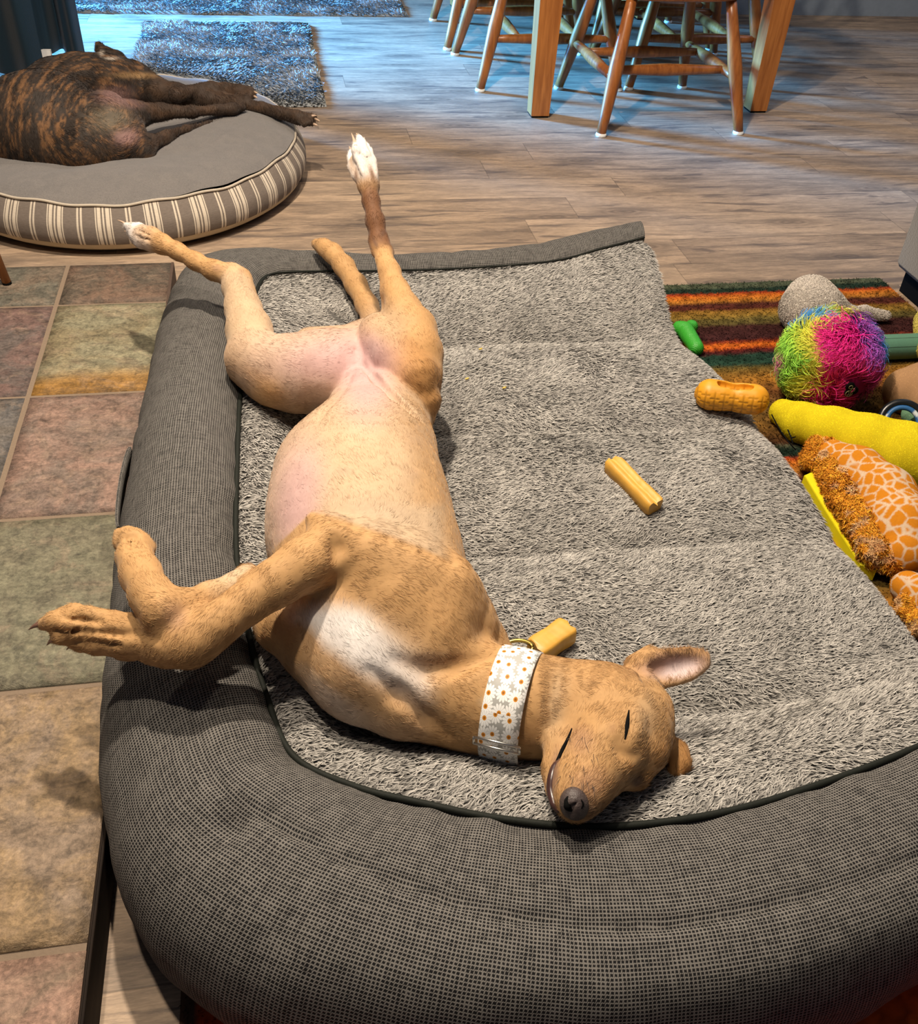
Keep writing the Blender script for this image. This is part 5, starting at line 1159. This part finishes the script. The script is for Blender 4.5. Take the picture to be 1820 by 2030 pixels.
# yellow banana
def bcol(V):
    px, py, _ = pixv(V); C = np.tile(np.array((.90, .72, .02)), (len(V), 1)); return C * (1 + .12 * fbm(V, 60, 2))[:, None]
bn, V, F = plush('banana_toy', 'long yellow plush banana lying between the rainbow ball and the giraffe toy', [([(1552, 818, .030, 27), (1590, 838, .038, 38), (1650, 856, .045, 47), (1720, 878, .048, 55), (1790, 900, .048, 62), (1870, 925, .045, 64)], .015)], (.80, .62, .02), .0042, 42000, .0011, .003, 1.15, colf=bcol, lift=.45, root=.8)
b = MB(); p0 = P(1567, 868, .052); b.tube([P(1562, 852, .056), P(1568, 866, .056), P(1572, 880, .052)], .0013, 6); b.tube([P(1570, 868, .057), P(1577, 866, .058)], .0012, 6); b.tube(catmull([P(1530, 822, .046), P(1545, 850, .044), P(1565, 878, .036), P(1578, 892, .03)], 5), .0012, 6); b.out('black_stitching', M['black'], bn)
# giraffe toy: orange patches with cream lines
def gcol(V):
    import mathutils
    pts = V * 1.0; s = .020; cell = np.floor(pts / s).astype(np.int64); best = np.full(len(V), 9.0); sec = np.full(len(V), 9.0)
    for a in (-1, 0, 1):
        for b_ in (-1, 0, 1):
            for c_ in (-1, 0, 1):
                q = cell + [a, b_, c_]; j = np.stack([_hash(q[:, 0], q[:, 1], q[:, 2], k) for k in (1, 2, 3)], 1); d = np.linalg.norm((q + .15 + .7 * j) * s - pts, axis=1)
                m = d < best; sec = np.where(m, best, np.minimum(sec, d)); best = np.where(m, d, best)
    e = sstep(.0012, .0030, sec - best); C = lerp(np.array([[.88, .66, .46]]), np.array([[.80, .29, .02]]), e); return C
def giraffe(name, label, ch, mane, n):
    o, V, F = plush(name, label, ch, (.62, .2, .02), .0028, n, .0010, .0026, 1.1, colf=gcol, lift=.4, root=.75, spread=.6)
    f = Field()
    for p in mane: f.chain([D(*q) for q in p], .01, (.55, .16, .01))
    V2, F2 = f.skin(.003); V2 = relax(V2, F2, 1); C2 = np.array((.76, .30, .03)) * (1 + .35 * fbm(V2, 60, 4))[:, None]; C2 = lerp(C2, (.66, .42, .24), .7 * (vnoise(V2, 75, 3) > .35)); C2 = lerp(C2, (.36, .10, .01), .5 * (vnoise(V2, 60, 8) > .4))
    N2 = normals(V2, F2); V2 = V2 + N2 * (.0042 * vnoise(V2, 95, 11) + .002 * vnoise(V2, 190, 12))[:, None]; m = mesh('curly_mane', V2, F2, M['fur'], o, col=C2 * .6); pile_on(V2, F2, C2, 16000, .0075, .0018, m, name='mane_pile', lift=.9, spread=1.8, tip=1.35, root=.45, var=.6)
giraffe('giraffe_toy', 'orange and cream patterned giraffe toy, its whole curved neck piece beside the bed edge', [([(1650, 905, .045, 34), (1700, 935, .050, 48), (1752, 985, .052, 60), (1785, 1050, .050, 66), (1790, 1095, .045, 48)], .015)],
        [[(1602, 915, .032, 18), (1622, 893, .045, 22), (1650, 892, .055, 18)], [(1640, 925, .045, 26), (1672, 985, .048, 30), (1705, 1040, .048, 32), (1735, 1095, .045, 30), (1768, 1120, .040, 18)]], 36000)
giraffe('giraffe_toy', 'lower orange patterned giraffe toy piece, cut off by the right edge', [([(1800, 1165, .040, 34), (1845, 1190, .045, 45), (1880, 1230, .045, 50)], .015)], [[(1790, 1160, .030, 16), (1806, 1196, .035, 22), (1825, 1235, .035, 22)]], 9000)
# flat yellow thing under the giraffe
def slab(name, poly, z0, z1, m, label, cat, bev=.002):
    top = np.array([P(x, y, z1) for x, y in poly]); bot = top.copy(); bot[:, 2] = z0; c = top.mean(0); n = len(top); V = np.vstack([top, bot, lerp(c, top, .97) + [0, 0, bev], [c + [0, 0, bev]]]); V[2 * n:, 2] = z1 + bev
    F = [(i, (i + 1) % n, n + (i + 1) % n, n + i) for i in range(n)] + [(2 * n + i, 2 * n + (i + 1) % n, (i + 1) % n, i) for i in range(n)]; T = [(3 * n, 2 * n + (i + 1) % n, 2 * n + i) for i in range(n)]
    return tag(MB().add(V, F, T).out(name, m, smooth=False), label, cat)
ye = slab('yellow_foam_toy', [(1594, 943), (1622, 930), (1665, 975), (1715, 1060), (1738, 1130), (1705, 1120), (1640, 1020)], .009, .030, plain('yellow_foam', (.72, .60, .008), .6, .3), 'smooth bright yellow flat toy half under the orange giraffe, against the bed', 'dog toy')
# teal tube toy
def teal():
    a = D(1712, 692, .032, 36); b = P(1850, 686, .032); root = empty('teal_tube_toy', a[0] * [1, 1, 0] + [0, 0, .008], 'smooth teal cylinder toy lying to the right of the rainbow ball', 'dog toy'); m = plain('teal_cloth', (.085, .20, .135), .6, .3, .1, 300)
    t = np.linspace(0, 1, 12)[:, None]; r = .0255 * np.ones(12); r[0] *= .8; a0 = a[0] * [1, 1, 0] + [0, 0, .034]; b0 = b * [1, 1, 0] + [0, 0, .034]; MB().tube(a0 + (b0 - a0) * t, r, 36).out('body', m, root)
    for ang in (.5, 1.25): d = np.array([0, -math.cos(ang), math.sin(ang)]) * .0256; MB().tube([a0 + d, b0 + d], .0003, 6).out('seam', M['piping'], root)
teal()
plush('yellow_plush_toy', 'pale yellow fluffy toy just entering the photo at the right edge, above the tan one', [([(1848, 640, .05, 34), (1848, 690, .045, 30)], .01)], (.62, .52, .12), .006, 6000)
tn, V, F = plush('tan_plush_toy', 'peach tan fleece toy right of the rainbow ball, dark ring lying against it', [([(1798, 775, .045, 46), (1835, 770, .048, 50), (1850, 800, .045, 46)], .015)], (.52, .30, .15), .003, 14000, .0012)
mt, V, F = plush('mint_plush_toy', 'small mint green plush end at the right edge under the black ring', [([(1812, 822, .030, 24), (1850, 850, .030, 30)], .01)], (.22, .42, .25), .003, 5000, .0012)
# black ring toy with blue and white inlay
def ringtoy():
    c = P(1788, 838, .045); root = empty('ring_toy', c * [1, 1, 0] + [0, 0, .008], 'glossy black ring toy with blue and white band leaning on the tan fleece toy', 'dog toy'); n = P(1788, 838, .045) * 0 + np.array([-.35, -.75, .75]); n /= np.linalg.norm(n); ex = np.cross(n, [0, 0, 1]); ex /= np.linalg.norm(ex); ey = np.cross(n, ex)
    t = np.linspace(0, 2 * math.pi, 49); R = .036; pts = np.stack([c + R * (math.cos(a) * ex + math.sin(a) * ey) for a in t]); MB().tube(pts, .0068, 14, cap=False).out('ring', plain('black_rubber', (.006, .008, .010), .3, .5), root)
    a = np.linspace(2.2, 5.4, 20); a = np.linspace(0, 2 * math.pi, 49); p2 = np.stack([c + (R * .74) * (math.cos(q) * ex + math.sin(q) * ey) + n * .003 for q in a]); Cc = MB().tube(p2, .0045, 10, cap=False); V = np.vstack(Cc.V); w = vnoise(V, 45, 3) > .25; Cc.C = [np.where(w[:, None], (.55, .6, .62), (.02, .10, .26))]; Cc.out('inlay', M['rubber'], root)
ringtoy()
# green bone partly under the bed
def bone():
    f = Field(); G = (.035, .30, .025)
    f.chain([D(1358, 655, .024, 17), D(1380, 690, .020, 15)], .008, G); 
    for x, y in ((1346, 650), (1370, 648)): f.cap(D(x, y, .024, 12)[0], D(x, y, .024, 12)[0] + [.001, .001, 0], D(x, y, .024, 13)[1], D(x, y, .024, 13)[1], .008, G)
    for x, y in (): f.cap(D(x, y, .018, 9)[0], D(x, y, .018, 9)[0] + [.001, 0, 0], .007, .007, .008, G)
    V, F = f.skin(.0014); N_ = normals(V, F); V = V + N_ * (.0009 * np.sin(V[:, 0] * 1500) * np.sin(V[:, 1] * 1500 + V[:, 2] * 900))[:, None]; V[:, 2] = np.maximum(V[:, 2], .009)
    tag(mesh('bone_toy', V, F, M['rubber'], col=np.tile(G, (len(V), 1))), 'green nubby bone toy half hidden by the edge of the plush bed', 'dog toy')
bone()
